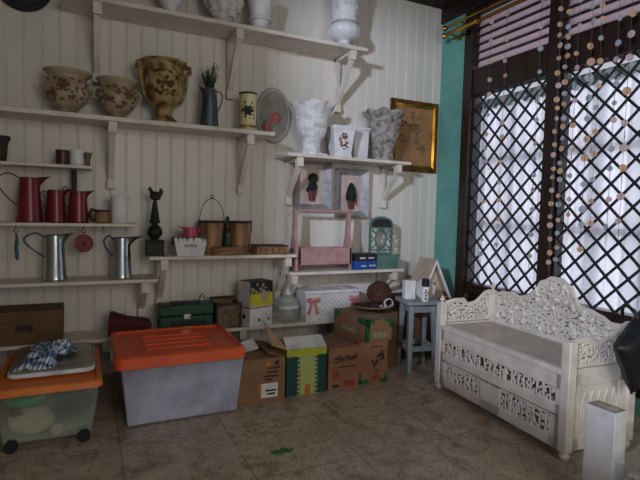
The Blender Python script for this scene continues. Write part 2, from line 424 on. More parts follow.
def curtain(label, y0, y1, seed):
    t = thing('sheer_curtain', label, 'curtain', (3.74, (y0 + y1) / 2, .14), 0, 'sheer curtains behind the window lattice')
    rnd = random.Random(seed); n = 120; m = 12; h = 2.38; vs = []; fs = []; w = y1 - y0
    ph = [rnd.uniform(0, 6) for _ in range(4)]
    for j in range(m + 1):
        z = h * j / m
        for i in range(n + 1):
            u = i / n
            dx = .022 * math.sin(u * 48 + ph[0] + .3 * math.sin(z * 1.3)) + .012 * math.sin(u * 23 + ph[1] + z * .4)
            vs.append((dx, (u - .5) * w, z))
    for j in range(m):
        for i in range(n): fs.append((j * (n + 1) + i, j * (n + 1) + i + 1, (j + 1) * (n + 1) + i + 1, (j + 1) * (n + 1) + i))
    MB().add(vs, fs).build('cloth', 'curtain', t, smooth=180)
    p = []
    k = int(w / .09)
    for i in range(k):
        a = -w / 2 + w * i / k; c = w / k
        p += [(a, -.02), (a + c * .5, -.055)]
    p += [(w / 2, -.02), (w / 2, .05), (-w / 2, .05)]
    MB().prism(p, -.04, .04, 'x').build('heading', 'trimfab', t, loc=(0, 0, h))
    MB().cyl((0, -w / 2, h + .03), (0, w / 2, h + .03), .012).build('rod', 'darkwood', t)
curtain('white sheer curtain hanging behind the left lattice window', 2.95, 4.0, 1)
curtain('white sheer curtain hanging behind the right lattice window', 1.80, 2.93, 2)

# ------------------------------------------------------------------ curtain rods and shell strands
def rod(label, x, z):
    t = thing('curtain_rod', label, 'curtain rod', (x, 4.165, z), 0, 'brass curtain rods over the window')
    MB().cyl((0, 0, 0), (0, -2.4, 0), .013).build('pole', 'brass', t)
    MB().lathe(smoothprof([(.0, 0), (.020, .006), (.014, .016), (.028, .034), (.026, .05), (.0, .064)])).build('finial', 'brass', t, rot=(R(-90), 0, 0))
    return t
t = rod('lower brass curtain rod with ball finial, running over the louvres', 3.40, 3.258)
for y in (-.06, -.20):
    MB().tube([(0, y, -.0), (.05, y, -.02), (.125, y, -.02)], .009).cyl((.11, y, -.02), (.13, y, -.02), .03).build('bracket', 'brass', t)
MB().cyl((0, -.16, 0), (0, -.42, 0), .024).lathe([(.021, -.42), (.028, -.425), (.028, -.44), (.02, -.445)], 16, T=Matrix.Rotation(R(90), 4, 'X') @ Matrix.Scale(-1, 4, (0, 0, 1))).build('sleeve', 'brass', t)
t = rod('upper brass curtain rod, parallel above the lower one', 3.40, 3.335)
for y in (-.16,):
    MB().tube([(0, y, -.0), (.05, y, .01), (.125, y, .01)], .008).build('bracket', 'brass', t)

disc_mesh = {}
def disc(mname, r):
    if (mname, r) not in disc_mesh:
        b = MB().lathe([(0, -.0018), (r * .9, -.0018), (r, 0), (r * .9, .0018), (0, .0018)], 16, T=Matrix.Rotation(R(90), 4, 'Y'))
        o = b.build('shell_disc', mname); disc_mesh[(mname, r)] = o.data; bpy.data.objects.remove(o)
    return disc_mesh[(mname, r)]
STR = [
    ('strand of pale shell discs nearest the teal wall', 3.41, 3.55, 3.22, .92, .15, ['shellpink', 'shellgrey', 'shellpeach', 'shellpink']),
    ('strand of peach shell discs, second from the teal wall', 3.41, 3.36, 3.22, 1.0, .17, ['shellpeach', 'shellpeach', 'shellpink']),
    ('strand of grey shell discs just left of the window mullion', 3.41, 2.985, 3.3, .95, .15, ['shellgrey', 'shellgrey', 'shellpink']),
    ('long dense strand of peach discs hanging on the right edge of the mullion', 3.385, 2.775, 3.3, .98, .088, ['shellpeach', 'shellpeach', 'shellpink']),
    ('dense strand of mixed discs twisted beside the mullion strand, on its right', 3.42, 2.735, 3.3, .96, .10, ['shellpeach', 'shellgrey', 'shellpeach', 'shellgrey']),
    ('strand of grey and pink discs right of the dense bunch', 3.41, 2.635, 3.3, 1.30, .155, ['shellpink', 'shellgrey', 'shellpink', 'shellpeach']),
    ('strand with two large grey discs above the right lattice', 3.41, 2.52, 3.3, 1.15, .165, ['shellgrey', 'shellgrey', 'shellgrey', 'shellpeach', 'shellpeach']),
    ('strand of small orange and grey discs over the middle of the right lattice', 3.41, 2.445, 3.3, 1.25, .15, ['shellpeach', 'shellgrey', 'shellpeach']),
    ('strand of grey discs, second from the right edge of the photo', 3.41, 2.315, 3.3, 1.20, .16, ['shellgrey', 'shellpink', 'shellgrey']),
    ('strand of large pink discs at the right edge of the photo', 3.41, 2.225, 3.3, 1.25, .165, ['shellpink', 'shellpink', 'shellpeach']),
]
for i, (lab, X, Y, zt, zb, dz, cols) in enumerate(STR):
    rnd = random.Random(40 + i)
    zt = 3.258
    t = thing('shell_strand', lab, 'bead strand', (X, Y, zt), 0, 'shell disc strands hanging from the curtain rod')
    L = zt - zb
    s = MB().tube([(-.008, 0, .0), (0, 0, -.05), (0, 0, -L)], .0016, 5)
    s.tube([( -.010 + .016 * math.cos(k * PI / 5), 0, .0 + .016 * math.sin(k * PI / 5)) for k in range(11)], .0022, 5)
    s.build('cord', 'cord', t)
    bd = MB(); z = -.03 - rnd.uniform(0, .08); k = 0
    while z > -L:
        big = .029 if i in (6, 9) else .023
        r = round(big * rnd.choice((.8, .9, 1.0)), 4)
        o = bpy.data.objects.new('shell_disc', disc(cols[k % len(cols)], r)); C.objects.link(o); o.parent = t
        o.location = (rnd.uniform(-.004, .004), rnd.uniform(-.008, .008), z); o.rotation_euler = (0, 0, R(rnd.uniform(-5, 75)))
        if k % 2 == 0:
            for q in range(3): bd.ball((0, 0, z - dz * .5 + (q - 1) * .016), .0045, 6, 4)
        z -= dz * rnd.uniform(.65, 1.4); k += 1
    bd.build('beads', 'navy', t)

# ------------------------------------------------------------------ shelves
def bracket_mb(x, depth, drop, w=.055):
    """wall leg + top arm + sloping brace with end blocks; shelf underside at z=0, wall at y=depth"""
    m = MB(); h = w / 2
    m.box(x - h, x + h, depth - .03, depth, -drop, 0)
    m.box(x - h, x + h, .03, depth, -.032, 0)
    m.box(x - h - .003, x + h + .003, .02, .085, -.085, 0)
    m.box(x - h - .003, x + h + .003, depth - .055, depth, -drop, -drop + .075)
    A = (.05, -.075); B = (depth - .03, -drop + .07)
    m.prism([(A[0] - .01, A[1]), (A[0] + .035, A[1]), (B[0], B[1] + .03), (B[0], B[1] - .02)], x - h * .85, x + h * .85, 'x')
    return m
def shelf(label, x0, x1, yf, z, th, brs=(), drop=.5, extra=None, lip=0):
    depth = WY - yf
    t = thing('wall_shelf', label, 'shelf', (x0, yf, z - th), 0)
    MB().box(0, x1 - x0, 0, depth - .001, 0, th).build('board', 'shelf', t, bevel=.004)
    for bx in brs: bracket_mb(bx - x0, depth - .001, drop).build('bracket', 'shelf', t, bevel=.004)
    return t
ZA, ZB, ZCc, ZD, ZE, ZF, ZG, ZH, ZI = 2.925, 2.070, 1.695, 1.262, .825, 1.003, .840, 1.908, .376
shelf('long white wall shelf at the very top holding white urns', -.16, 2.385, 4.04, ZA, .035, (.085, 1.165, 2.245), .52)
shelf('long white wall shelf holding the floral pots and gold urn', -1.27, 1.485, 4.05, ZB, .035, (.19, 1.275), .50)
t = shelf('short white wall shelf with small cups, above the red pitchers', -1.27, .047, 4.12, ZCc, .022)
MB().box(-.095, -.06, 4.30, 4.398, 1.5, ZCc - .022).build('bracket', 'browndk', t, loc=(1.27, -4.12, -(ZCc - .022)), bevel=.004)
shelf('white wall shelf carrying the three red pitchers', -1.27, .378, 4.08, ZD, .024)
shelf('white wall shelf carrying the two steel pitchers', -1.27, .522, 4.06, ZE, .026, (.43,), .33)
shelf('white wall shelf with rooster finial and copper buckets', .452, 1.722, 4.06, ZF, .028, (.575, 1.65), .43)
t = shelf('white wall shelf with pink wooden caddy and green lantern', 1.660, 2.895, 4.06, ZG, .028, (1.715, 2.80), .33)
shelf('white wall shelf holding white and grey urns, above the topiary frames', 1.612, 2.932, 4.06, ZH, .030, (1.745, 2.81), .43)
t = shelf('low white wall shelf behind the storage boxes', -1.27, 2.62, 4.06, ZI, .028, (-.9, .15, 1.24, 2.5), .30)

# ------------------------------------------------------------------ top shelf urns
def urn(name, label, loc, pts, material, cat='urn', rf=None, n=40, group=None, t_=.01):
    t = thing(name, label, cat, loc, 0, group)
    MB().lathe(shell(smoothprof(pts), t_), n, rf).build('body', material, t, smooth=60)
    return t
G = 'white urns on the top shelf'
urn('white_urn', 'white urn base at the left end of the top shelf, mostly cut by the frame', (.625, 4.20, ZA), [(.068, 0), (.066, .02), (.05, .05), (.09, .12), (.13, .22), (.14, .33)], 'white', group=G)
t = urn('white_urn', 'white leafy urn on the top shelf beside the small plain one', (1.052, 4.19, ZA),
        [(.075, 0), (.078, .03), (.065, .05), (.10, .09), (.15, .17), (.165, .25), (.155, .33), (.18, .42)], 'whitebump', group=G,
        rf=lambda a, u, z: 1 + .06 * math.sin(9 * a) * min(1, max(0, (z - .06) * 12)))
pr = smoothprof([(.075, 0), (.078, .03), (.065, .05), (.10, .09), (.15, .17), (.165, .25), (.155, .33), (.18, .42)])
relief(pr, 60, 180, 360, .08, .36, .034, 3, .012).build('leaf_relief', 'whitebump', t)
t = urn('white_urn', 'small plain white banded urn between the two larger ones on the top shelf', (1.378, 4.20, ZA),
        [(.078, 0), (.08, .02), (.074, .05), (.082, .08), (.082, .10), (.10, .105), (.10, .125), (.088, .13), (.10, .2), (.118, .3), (.12, .36)], 'white', group=G)
pts = [(.085, 0), (.088, .02), (.06, .045), (.055, .06), (.11, .09), (.145, .14), (.14, .19), (.112, .225)]
t = urn('white_urn', 'tall white vase on ribbed bulb at the right end of the top shelf', (2.204, 4.18, ZA), pts + [(.118, .235), (.122, .33), (.135, .48), (.165, .62), (.185, .66)], 'white', group=G,
        rf=lambda a, u, z: 1 + (.05 * abs(math.sin(6 * a)) if .07 < z < .21 else 0))
MB().lathe([(.122, .212), (.130, .216), (.130, .230), (.122, .236)], 36).build('collar', 'slatelt', t)
relief([(.112, .22), (.118, .235), (.122, .33), (.135, .48), (.165, .62)], 34, 180, 360, .28, .6, .03, 5, .007).build('leaf_relief', 'whitebump', t)

# wall clock
t = thing('wall_clock', 'round black rimmed wall clock at the top left corner', 'clock', (-.416, WY - .002, 3.03), 0)
RX = Matrix.Rotation(R(90), 4, 'X')
MB().lathe([(.150, 0), (.190, 0), (.195, .02), (.185, .042), (.165, .042), (.152, .02)], 48, T=RX).build('rim', 'blackcard', t)
MB().lathe([(0, .008), (.158, .008), (.158, .012), (0, .012)], 48, T=RX).build('face', 'paper', t)
b = MB()
for k in range(12):
    b.box(-.004, .004, -.015, -.012, .125, .145, Matrix.Rotation(k * PI / 6, 4, 'Y'))
b.build('hour_marks', 'ink', t)
MB().box(-.005, .005, -.02, -.017, -.02, .08, Matrix.Rotation(1.0, 4, 'Y')).box(-.004, .004, -.024, -.021, -.02, .12, Matrix.Rotation(-.6, 4, 'Y')).build('hands', 'ink', t)

# ------------------------------------------------------------------ second shelf
G = 'cream pots with brown flowers on the second shelf'
for lab, X, s, seed in (('larger cream footed pot with brown flowers, leftmost on its shelf', -.115, 1.0, 1), ('smaller cream footed pot with brown flowers, beside the gold urn', .232, .95, 2)):
    pts = [(.085, 0), (.088, .015), (.06, .035), (.10, .07), (.142, .13), (.150, .19), (.136, .245), (.128, .27), (.160, .305), (.165, .32)]
    pts = [(r * s, z * s) for r, z in pts]
    t = thing('floral_pot', lab, 'pot', (X, 4.21, ZB), 0, G)
    pr = smoothprof(pts)
    MB().lathe(shell(pr, .008), 40, lambda a, u, z: 1 + .02 * math.sin(8 * a) * (z > .28)).build('body', 'cream', t, smooth=60)
    f = flower(pr, -100 if seed == 1 else -60, .19 * s, .045)
    f2 = flower(pr, -130 if seed == 1 else -125, .15 * s, .032); f.v, f.f = f.v, f.f
    o = len(f.v); f.v += f2.v; f.f += [tuple(i + o for i in q) for q in f2.f]
    f.build('flower_relief', 'brownrel', t)
    relief(pr, 46, -165, -25, .09 * s, .25 * s, .018, 10 + seed).build('leaf_relief', 'brownrel', t)
    for sx in (-1, 1):
        MB().tube([(sx * .145 * s, 0, .15 * s), (sx * .175 * s, 0, .17 * s), (sx * .182 * s, 0, .21 * s), (sx * .165 * s, 0, .24 * s), (sx * .135 * s, 0, .25 * s)], .009).build('handle', 'cream', t)

t = thing('gold_urn', 'antique gold trophy urn with scroll handles and fruit relief', 'urn', (.58, 4.21, ZB), 0)
pts = [(.105, 0), (.108, .02), (.085, .045), (.062, .07), (.064, .11), (.092, .15), (.128, .22), (.148, .31), (.158, .40), (.158, .455), (.176, .48), (.180, .495)]
pr = smoothprof(pts)
MB().lathe(shell(pr, .01), 48, lambda a, u, z: 1 + (.025 * math.sin(10 * a) if z > .14 else .03 * math.sin(8 * a))).build('body', 'goldpaint', t, smooth=60)
relief(pr, 30, -125, -60, .22, .40, .020, 8, .014).build('fruit_relief', 'golddark', t)
for sx in (-1, 1):
    MB().tube([(sx * .165, 0, .47), (sx * .20, 0, .475), (sx * .205, 0, .44), (sx * .178, 0, .41), (sx * .172, 0, .33), (sx * .158, 0, .25), (sx * .135, 0, .19), (sx * .10, 0, .155)],
              [.02, .022, .02, .016, .018, .014, .014, .012]).build('scroll_handle', 'goldpaint', t)

def pitcher(name, label, loc, r0, r1, h, material, group=None, hside=-1, hr=.006, spout=.05, hw=.07, ht=.9, hb=.35, handle_mat=None, hz=0.0, rz=0.0, collar=None):
    """tapered can pitcher with pulled spout on one side and wire / strap handle on the other"""
    t = thing(name, label, 'pitcher', loc, rz, group)
    sp = 0 if hside < 0 else PI
    def rf(a, u, z):
        d = math.cos(a - sp); k = max(0, d) ** 8; w = max(0, (z - h * .80) / (h * .20))
        return (1 + spout / r1 * k * w ** 1.6, .012 * k * w if z > h * .9 else 0)
    prof = [(r0, 0), (r0 * 1.02, .004), (r0 * 1.0, .012)] + [(r0 + (r1 - r0) * (i / 12), .012 + (h - .012) * i / 12) for i in range(1, 13)]
    MB().lathe(shell(prof, .003), 40, rf).build('body', material, t, smooth=50)
    xt = r0 + (r1 - r0) * ht; xb = r0 + (r1 - r0) * hb
    pts = [(hside * (xt - .004), 0, h * ht), (hside * (xt + hw * .5), 0, h * ht + hz + .015), (hside * (xt + hw), 0, h * ht + hz - .015), (hside * (xt + hw * 1.02), 0, h * (ht * .78 + hb * .22)),
           (hside * (xb + hw * .55), 0, h * (ht * .4 + hb * .6)), (hside * (xb - .003), 0, h * hb)]
    sm = smoothprof([(p[0] * hside, p[2]) for p in pts], 5)
    MB().tube([(hside * p[0], 0, p[1]) for p in sm], hr).build('handle', handle_mat or material, t)
    MB().lathe([(r1 + .001, h * .985), (r1 + .004, h * .99), (r1 + .004, h * .998), (r1 + .001, h)], 40, rf).build('rim', handle_mat or material, t)
    return t
pitcher('zinc_pitcher', 'dark zinc pitcher holding green sprigs on the second shelf', (.948, 4.20, ZB), .078, .056, .325, 'zinc', None, 1, .007, .035, .05, .93, .45, 'copper')
b = MB(); rnd = random.Random(4)
for k in range(26):
    a = rnd.uniform(0, 2 * PI); q = rnd.uniform(.02, .085); hh = rnd.uniform(.12, .22)
    p0 = (.02 * math.cos(a), .02 * math.sin(a), -.16); p1 = (.03 * math.cos(a), .03 * math.sin(a), .02); p2 = (q * math.cos(a), q * math.sin(a), hh)
    b.tube([p0, p1, p2], [.003, .003, .0012], 5)
    for j in range(9):
        u = j / 9; c = Vector(p1).lerp(Vector(p2), u)
        T = Matrix.Translation(c) @ Matrix.Rotation(rnd.uniform(0, 6), 4, 'Z') @ Matrix.Rotation(R(-50), 4, 'Y')
        b.ball((.012, 0, 0), (.014, .004, .0022), 6, 4, T)
tag(b.build('green_sprigs', 'green', None, (.948, 4.20, ZB + .32)), 'bunch of dark green sprigs standing in the zinc pitcher', 'plant')

t = thing('floral_tin', 'cream cylindrical tin with a dark navy flower', 'tin', (1.283, 4.20, ZB), 0)
MB().lathe(shell([(.068, 0), (.070, .005), (.072, .15), (.076, .325), (.078, .33)], .004), 36).build('body', 'creamcan', t, smooth=50)
pr = [(.0685, 0), (.0725, .15), (.0765, .33)]
f = flower(pr, -105, .175, .048, .004); f.build('flower', 'navy', t)
relief(pr, 16, -150, -60, .09, .25, .012, 22, .003).build('leaves', 'navy', t)
MB().lathe([(.0695, .035), (.071, .035), (.0712, .055), (.0697, .055)], 36).build('band', 'goldpaint', t)
MB().lathe([(.0765, .318), (.0785, .322), (.0785, .334), (.076, .334)], 36).build('rim', 'navy', t)

t = thing('oval_plaque', 'oval grey wall plaque with two pink roses', 'plaque', (1.585, WY - .002, 2.275), 0)
EL = RX @ Matrix.Diagonal((1, 1.48, 1, 1))
MB().lathe([(0, 0), (.148, 0), (.148, .012), (0, .016)], 48, T=EL).build('panel', 'slate', t)
MB().lathe([(.145, 0), (.172, 0), (.174, .012), (.165, .026), (.150, .022), (.145, .012)], 48, T=EL).build('rim', 'slatelt', t)
for (x, z, s) in ((.02, -.02, .052), (-.065, -.115, .045)):
    b = MB()
    for k in range(3):
        for j in range(5 + k):
            a = j * 2 * PI / (5 + k) + k; rr = s * (.25 + .3 * k)
            b.ball((x + rr * math.cos(a), -.018 - .008 * (2 - k), z + rr * math.sin(a)), (s * .36, .012, s * .36), 10, 6)
    b.build('rose', 'rose', t)
b = MB()
for (x, z, a) in ((.075, .02, .4), (-.02, .07, 1.6), (-.02, -.10, -.5), (-.10, -.04, 2.6), (.05, -.09, -1.0), (-.06, .13, 2.0)):
    b.ball((0, 0, 0), (.034, .004, .014), 10, 5, Matrix.Translation((x, -.016, z)) @ Matrix.Rotation(-a, 4, 'Y'))
b.build('leaves', 'fabolive', t)

# ------------------------------------------------------------------ upper right shelf
t = thing('white_urn', 'white flared urn with jagged leafy rim, left end of its shelf', 'urn', (1.905, 4.22, ZH), 0)
pts = [(.115, 0), (.118, .03), (.10, .035), (.086, .08), (.090, .14), (.122, .19), (.142, .26), (.158, .34), (.190, .41), (.215, .455), (.222, .47)]
def rf(a, u, z):
    k = max(0, (z - .33) / .14)
    return (1 + .03 * math.sin(7 * a) * k + .012 * math.sin(21 * a) * k + (.03 * abs(math.sin(5 * a)) if .15 < z < .3 else 0), .016 * math.sin(9 * a) * k)
MB().lathe(shell(smoothprof(pts), .012), 72, rf).build('body', 'whitebump', t, smooth=60)
relief(smoothprof(pts), 50, 180, 360, .18, .40, .026, 17, .006).build('leaf_relief', 'whitebump', t)
MB().box(-.125, .125, -.10, .125, 0, .022).build('plinth', 'whitebump', t, bevel=.004)

t = thing('white_planter', 'white tapered square planter with brown emblem on its front', 'planter', (2.203, 4.20, ZH), R(-8)); t.scale = (.80, .80, 1.03)
MB().frustum((-.11, .11), (-.11, .11), (-.105, .105), (-.105, .105), 0, .03).frustum((-.102, .102), (-.102, .102), (-.132, .132), (-.132, .132), .03, .25).frustum((-.138, .138), (-.138, .138), (-.145, .145), (-.145, .145), .25, .285).build('body', 'white', t, bevel=.006)
b = MB(); rnd = random.Random(6)
for k in range(34):
    x = rnd.gauss(0, .028); z = rnd.uniform(.075, .22)
    b.ball((x, -.103 - (z - .03) * .136, z), (rnd.uniform(.008, .017), .004, rnd.uniform(.006, .013)), 8, 5)
b.build('emblem', 'brownrel', t)
t = thing('white_planter', 'plain white tapered pot between the emblem planter and grey urn', 'planter', (2.452, 4.305, ZH), R(0))
MB().frustum((-.075, .075), (-.075, .075), (-.085, .085), (-.085, .085), 0, .29).box(-.095, .095, -.095, .095, .29, .32).build('body', 'white', t, bevel=.006)
t = thing('grey_urn', 'weathered grey stone urn with flared leafy rim, right end of shelf', 'urn', (2.69, 4.21, ZH), 0)
pts = [(.11, 0), (.115, .02), (.105, .04), (.105, .08), (.112, .09), (.112, .105), (.102, .115), (.105, .16), (.135, .24), (.155, .34), (.165, .41), (.20, .45), (.212, .475), (.205, .485)]
MB().lathe(shell(smoothprof(pts), .012), 60, lambda a, u, z: (1 + .04 * math.sin(8 * a) * (z > .12), .012 * math.sin(8 * a) * (z > .42))).build('body', 'greystone', t, smooth=60)
relief(smoothprof(pts), 44, 180, 360, .17, .43, .026, 31, .006).build('leaf_relief', 'greystone', t)

# framed floral picture near the corner
t = thing('framed_picture', 'gilt framed faded floral picture beside the teal wall', 'picture', (3.185, WY - .004, 2.22), 0)
w, h = .305, .375
def frame_mb(w, h, fw, d_out, d_in):
    m = MB()
    o = [(-w, -h), (w, -h), (w, h), (-w, h)]; i = [(-w + fw, -h + fw), (w - fw, -h + fw), (w - fw, h - fw), (-w + fw, h - fw)]
    for k in range(4):
        a, b_, c, d = o[k], o[(k + 1) % 4], i[(k + 1) % 4], i[k]
        vs = [(a[0], 0, a[1]), (b_[0], 0, b_[1]), (b_[0], -d_out, b_[1]), (a[0], -d_out, a[1]), (d[0], 0, d[1]), (c[0], 0, c[1]), (c[0], -d_in, c[1]), (d[0], -d_in, d[1])]
        m.add(vs, [(0, 1, 2, 3), (3, 2, 6, 7), (7, 6, 5, 4), (4, 5, 1, 0), (0, 3, 7, 4), (1, 5, 6, 2)])
    return m
frame_mb(w, h, .055, .028, .018).build('frame', 'golddark', t)
frame_mb(w - .045, h - .045, .024, .034, .022).build('gilt_slip', 'brass', t)
MB().box(-w + .05, w - .05, -.012, -.002, -h + .05, h - .05).build('print', 'picture', t)
b = MB(); rnd = random.Random(12)
for (cx, cz, s) in ((.04, .05, .06), (-.13, .12, .07), (.11, -.14, .05), (-.02, .2, .04), (.05, -.04, .045), (-.16, -.02, .05)):
    for k in range(14):
        b.ball((cx + rnd.gauss(0, s * .5), -.0125, cz + rnd.gauss(0, s * .6)), (.014, .0015, .010), 8, 4)
b.build('printed_flowers', 'picdark', t)

# topiary shadow frames
def topiary(label, X, z, w, h, kind):
    t = thing('topiary_frame', label, 'picture frame', (X, WY - .003, z), 0, 'topiary shadow frames on the wall')
    frame_mb(w, h, .06, .085, .022).build('frame', 'framegrey', t)
    MB().box(-w + .058, w - .058, -.020, -.002, -h + .058, h - .058).build('backing', 'pinkmat', t)
    b = MB()
    if kind == 0:
        b.ball((.01, -.035, .06), (.052, .028, .05), 14, 9).ball((.005, -.035, -.025), (.05, .028, .055), 14, 9).cyl((.005, -.035, -.08), (.008, -.035, .02), .01)
        b.ball((-.035, -.035, -.05), (.03, .02, .03), 10, 6)
    else:
        b.tube([(0, -.032, -.075), (0, -.032, -.03), (0, -.032, .04), (0, -.032, .085), (0, -.032, .108)], [.05, .058, .045, .026, .004], 14)
    b.build('topiary', 'topiary', t)
    MB().lathe([(.030, 0), (.040, .075), (.046, .078), (.046, .095), (.0, .095)], 18, sy=.6, T=Matrix.Translation((0, -.035, -.16))).build('pot', 'topred', t)
    if kind == 1: MB().tube([(.06, -.022, -.06), (.066, -.024, -.09), (.075, -.024, -.12)], .006, 6).build('sprig', 'topred', t)
topiary('silver grey frame with ball topiary, left of the two', 1.992, 1.655, .184, .250, 0)
topiary('silver grey frame with cone topiary, right of the two', 2.428, 1.585, .174, .240, 1)

# ------------------------------------------------------------------ short shelf cups
G = 'small cups on the short shelf'
t = thing('brown_pot', 'brown pot cut by the left edge on the short shelf', 'pot', (-.555, 4.24, ZCc), 0)
MB().lathe(shell([(.035, 0), (.04, .01), (.05, .13), (.062, .165), (.062, .185)], .005), 24).build('body', 'browndk', t, smooth=50)
MB().lathe([(.058, .155), (.067, .158), (.067, .186), (.058, .188)], 24).build('rim', 'browndk', t)
def cup(label, X, r0, r1, h, m, handle=None):
    t = thing('cup', label, 'cup', (X, 4.24, ZCc), 0, G)
    MB().lathe(shell(smoothprof([(r0 * .9, 0), (r0, .008), (r0 * 1.02, h * .5), (r1 * .97, h * .9), (r1, h)], 4), .004), 28).build('body', m, t, smooth=50)
    MB().lathe([(r1 * .99, h * .82), (r1 * 1.05, h * .84), (r1 * 1.05, h * .9), (r1 * .99, h * .92)], 28).build('band', m, t)
cup('dark red cup on the short shelf', -.155, .044, .046, .115, 'darkredgl')
cup('white cup between the dark red and the brown one', -.057, .048, .050, .122, 'white')
cup('small brown cup at the right end of the short shelf', .018, .020, .031, .108, 'brown')

# ------------------------------------------------------------------ red pitchers
G = 'red enamel pitchers on their shelf'
pitcher('red_pitcher', 'tallest red pitcher with big loop handle, leftmost on its shelf', (-.372, 4.22, ZD), .088, .062, .33, 'red', G, -1, .005, .075, .135, .97, .35, 'ironlt', .02)
pitcher('red_pitcher', 'smaller red pitcher standing in the middle of the three', (-.200, 4.23, ZD), .072, .056, .245, 'red', G, -1, .004, .06, .05, .9, .4, 'ironlt')
pitcher('red_pitcher', 'smaller red pitcher on the right, beside the brown jar', (-.048, 4.22, ZD), .074, .058, .24, 'red', G, -1, .004, .06, .05, .95, .4, 'ironlt', .03)
t = thing('brown_jar', 'squat mottled brown jar with ring handle beside white cup', 'jar', (.122, 4.21, ZD), 0)
MB().lathe(shell(smoothprof([(.045, 0), (.052, .01), (.058, .05), (.05, .085), (.052, .10)]), .004), 28).build('body', 'wood', t, smooth=50)
MB().tube([(-.045, 0, .095), (-.075, 0, .105), (-.095, 0, .07), (-.08, 0, .03), (-.05, 0, .025)], .012).build('handle', 'browndk', t)
MB().lathe([(.049, .088), (.056, .09), (.056, .102), (.049, .104)], 28).build('rim', 'browndk', t)
t = thing('white_canister', 'white enamel canister with small side lugs by the brown jar', 'canister', (.243, 4.21, ZD), 0)
MB().lathe(shell([(.055, 0), (.057, .004), (.060, .1), (.063, .212), (.065, .215)], .004), 32).build('body', 'white', t, smooth=50)
for sx in (-1, 1): MB().tube([(sx * .060, 0, .20), (sx * .082, 0, .205), (sx * .082, 0, .185), (sx * .060, 0, .18)], .005).build('lug', 'white', t)

# hooks and hanging things under that shelf
def hook(label, X, m, Y=4.15):
    t = thing('wall_hook', label, 'hook', (X, Y, ZD - .024), 0, 'small hooks under the red pitcher shelf')
    MB().cyl((0, 0, 0), (0, 0, -.022), .004, n=8).tube(arc(0, -.036, .014, 90, 380, 12), .0035, 6).build('hook', m, t)
hook('rusty hook holding the teal rope loop', -.452, 'ironlt')
hook('rusty hook holding the round pink trivet', -.012, 'ironlt')
hook('empty hook right of the pink trivet', .13, 'ironlt')
b = MB().tube([(0, 0, .0), (.004, 0, -.06), (-.004, 0, -.10), (.004, 0, -.16), (.006, 0, -.19)], [.007, .012, .013, .012, .010], 8)
b.tube([(.0 + .01 * math.sin(k * 1.3), .008 * math.cos(k * 1.3), -.02 - .008 * k) for k in range(20)], .0045, 6)
b.tube([(0, 0, 0), (-.012, 0, .016), (0, 0, .03), (.012, 0, .016), (0, 0, 0)], .003, 6)
tag(b.build('rope_loop', 'tealrope', None, (-.450, 4.15, ZD - .085)), 'short twisted teal rope hanging from a hook', 'rope')
t = thing('round_trivet', 'round pink woven trivet hanging from a hook', 'trivet', (-.010, 4.15, ZD - .155), 0)
MB().lathe([(0, -.006), (.066, -.006), (.072, 0), (.066, .006), (0, .006)], 32, T=RX).build('disc', 'bow', t)
b = MB()
for r in (.018, .034, .050, .066): b.lathe([(r - .004, .006), (r, .008), (r + .004, .006)], 32, T=RX)
b.build('woven_rings', 'pinkdull', t)
MB().tube(arc(0, .086, .014, 0, 360, 14), .0035, 6).build('loop', 'pinkdull', t)

# steel pitchers
G = 'steel pitchers on their shelf'
pitcher('steel_pitcher', 'tall steel pitcher with arched handle, left of the pink trivet', (-.208, 4.21, ZE), .080, .062, .345, 'steel', G, -1, .007, .07, .13, .93, .50, 'zinc', .02)
pitcher('steel_pitcher', 'steel pitcher with wide flared spout, right of the pink trivet', (.262, 4.20, ZE), .077, .060, .325, 'steel', G, -1, .008, .105, .065, .93, .52, 'zinc', .02)

# ------------------------------------------------------------------ middle shelf
t = thing('rooster_finial', 'dark iron rooster finial on spire, ball and square base', 'ornament', (.513, 4.20, ZF), 0)
MB().box(-.066, .066, -.066, .066, 0, .11).box(-.07, .07, -.07, .07, 0, .015).box(-.07, .07, -.07, .07, .11, .125).build('base', 'iron', t, bevel=.004)
MB().lathe(smoothprof([(.03, .12), (.03, .135), (.055, .165), (.06, .19), (.05, .225), (.025, .25), (.03, .265)]), 24).build('ball', 'iron', t)
MB().lathe([(.042, .262), (.044, .27), (.038, .285), (.016, .44), (.0, .45)], 20).build('spire', 'iron', t)
b = MB().ball((.004, 0, .483), (.046, .018, .038), 16, 10)
b.tube([(-.008, 0, .485), (-.026, 0, .512), (-.033, 0, .53)], [.026, .018, .012], 10).ball((-.037, 0, .535), (.014, .010, .013), 10, 6)
b.prism([(-.05, .540), (-.064, .533), (-.05, .528)], -.004, .004)
b.prism([(-.05, .545), (-.045, .560), (-.038, .549), (-.032, .560), (-.027, .545)], -.003, .003)
b.prism([(.02, .47), (.056, .49), (.064, .52), (.052, .548), (.036, .545), (.030, .52), (.0, .50)], -.006, .006)
b.build('rooster', 'iron', t)

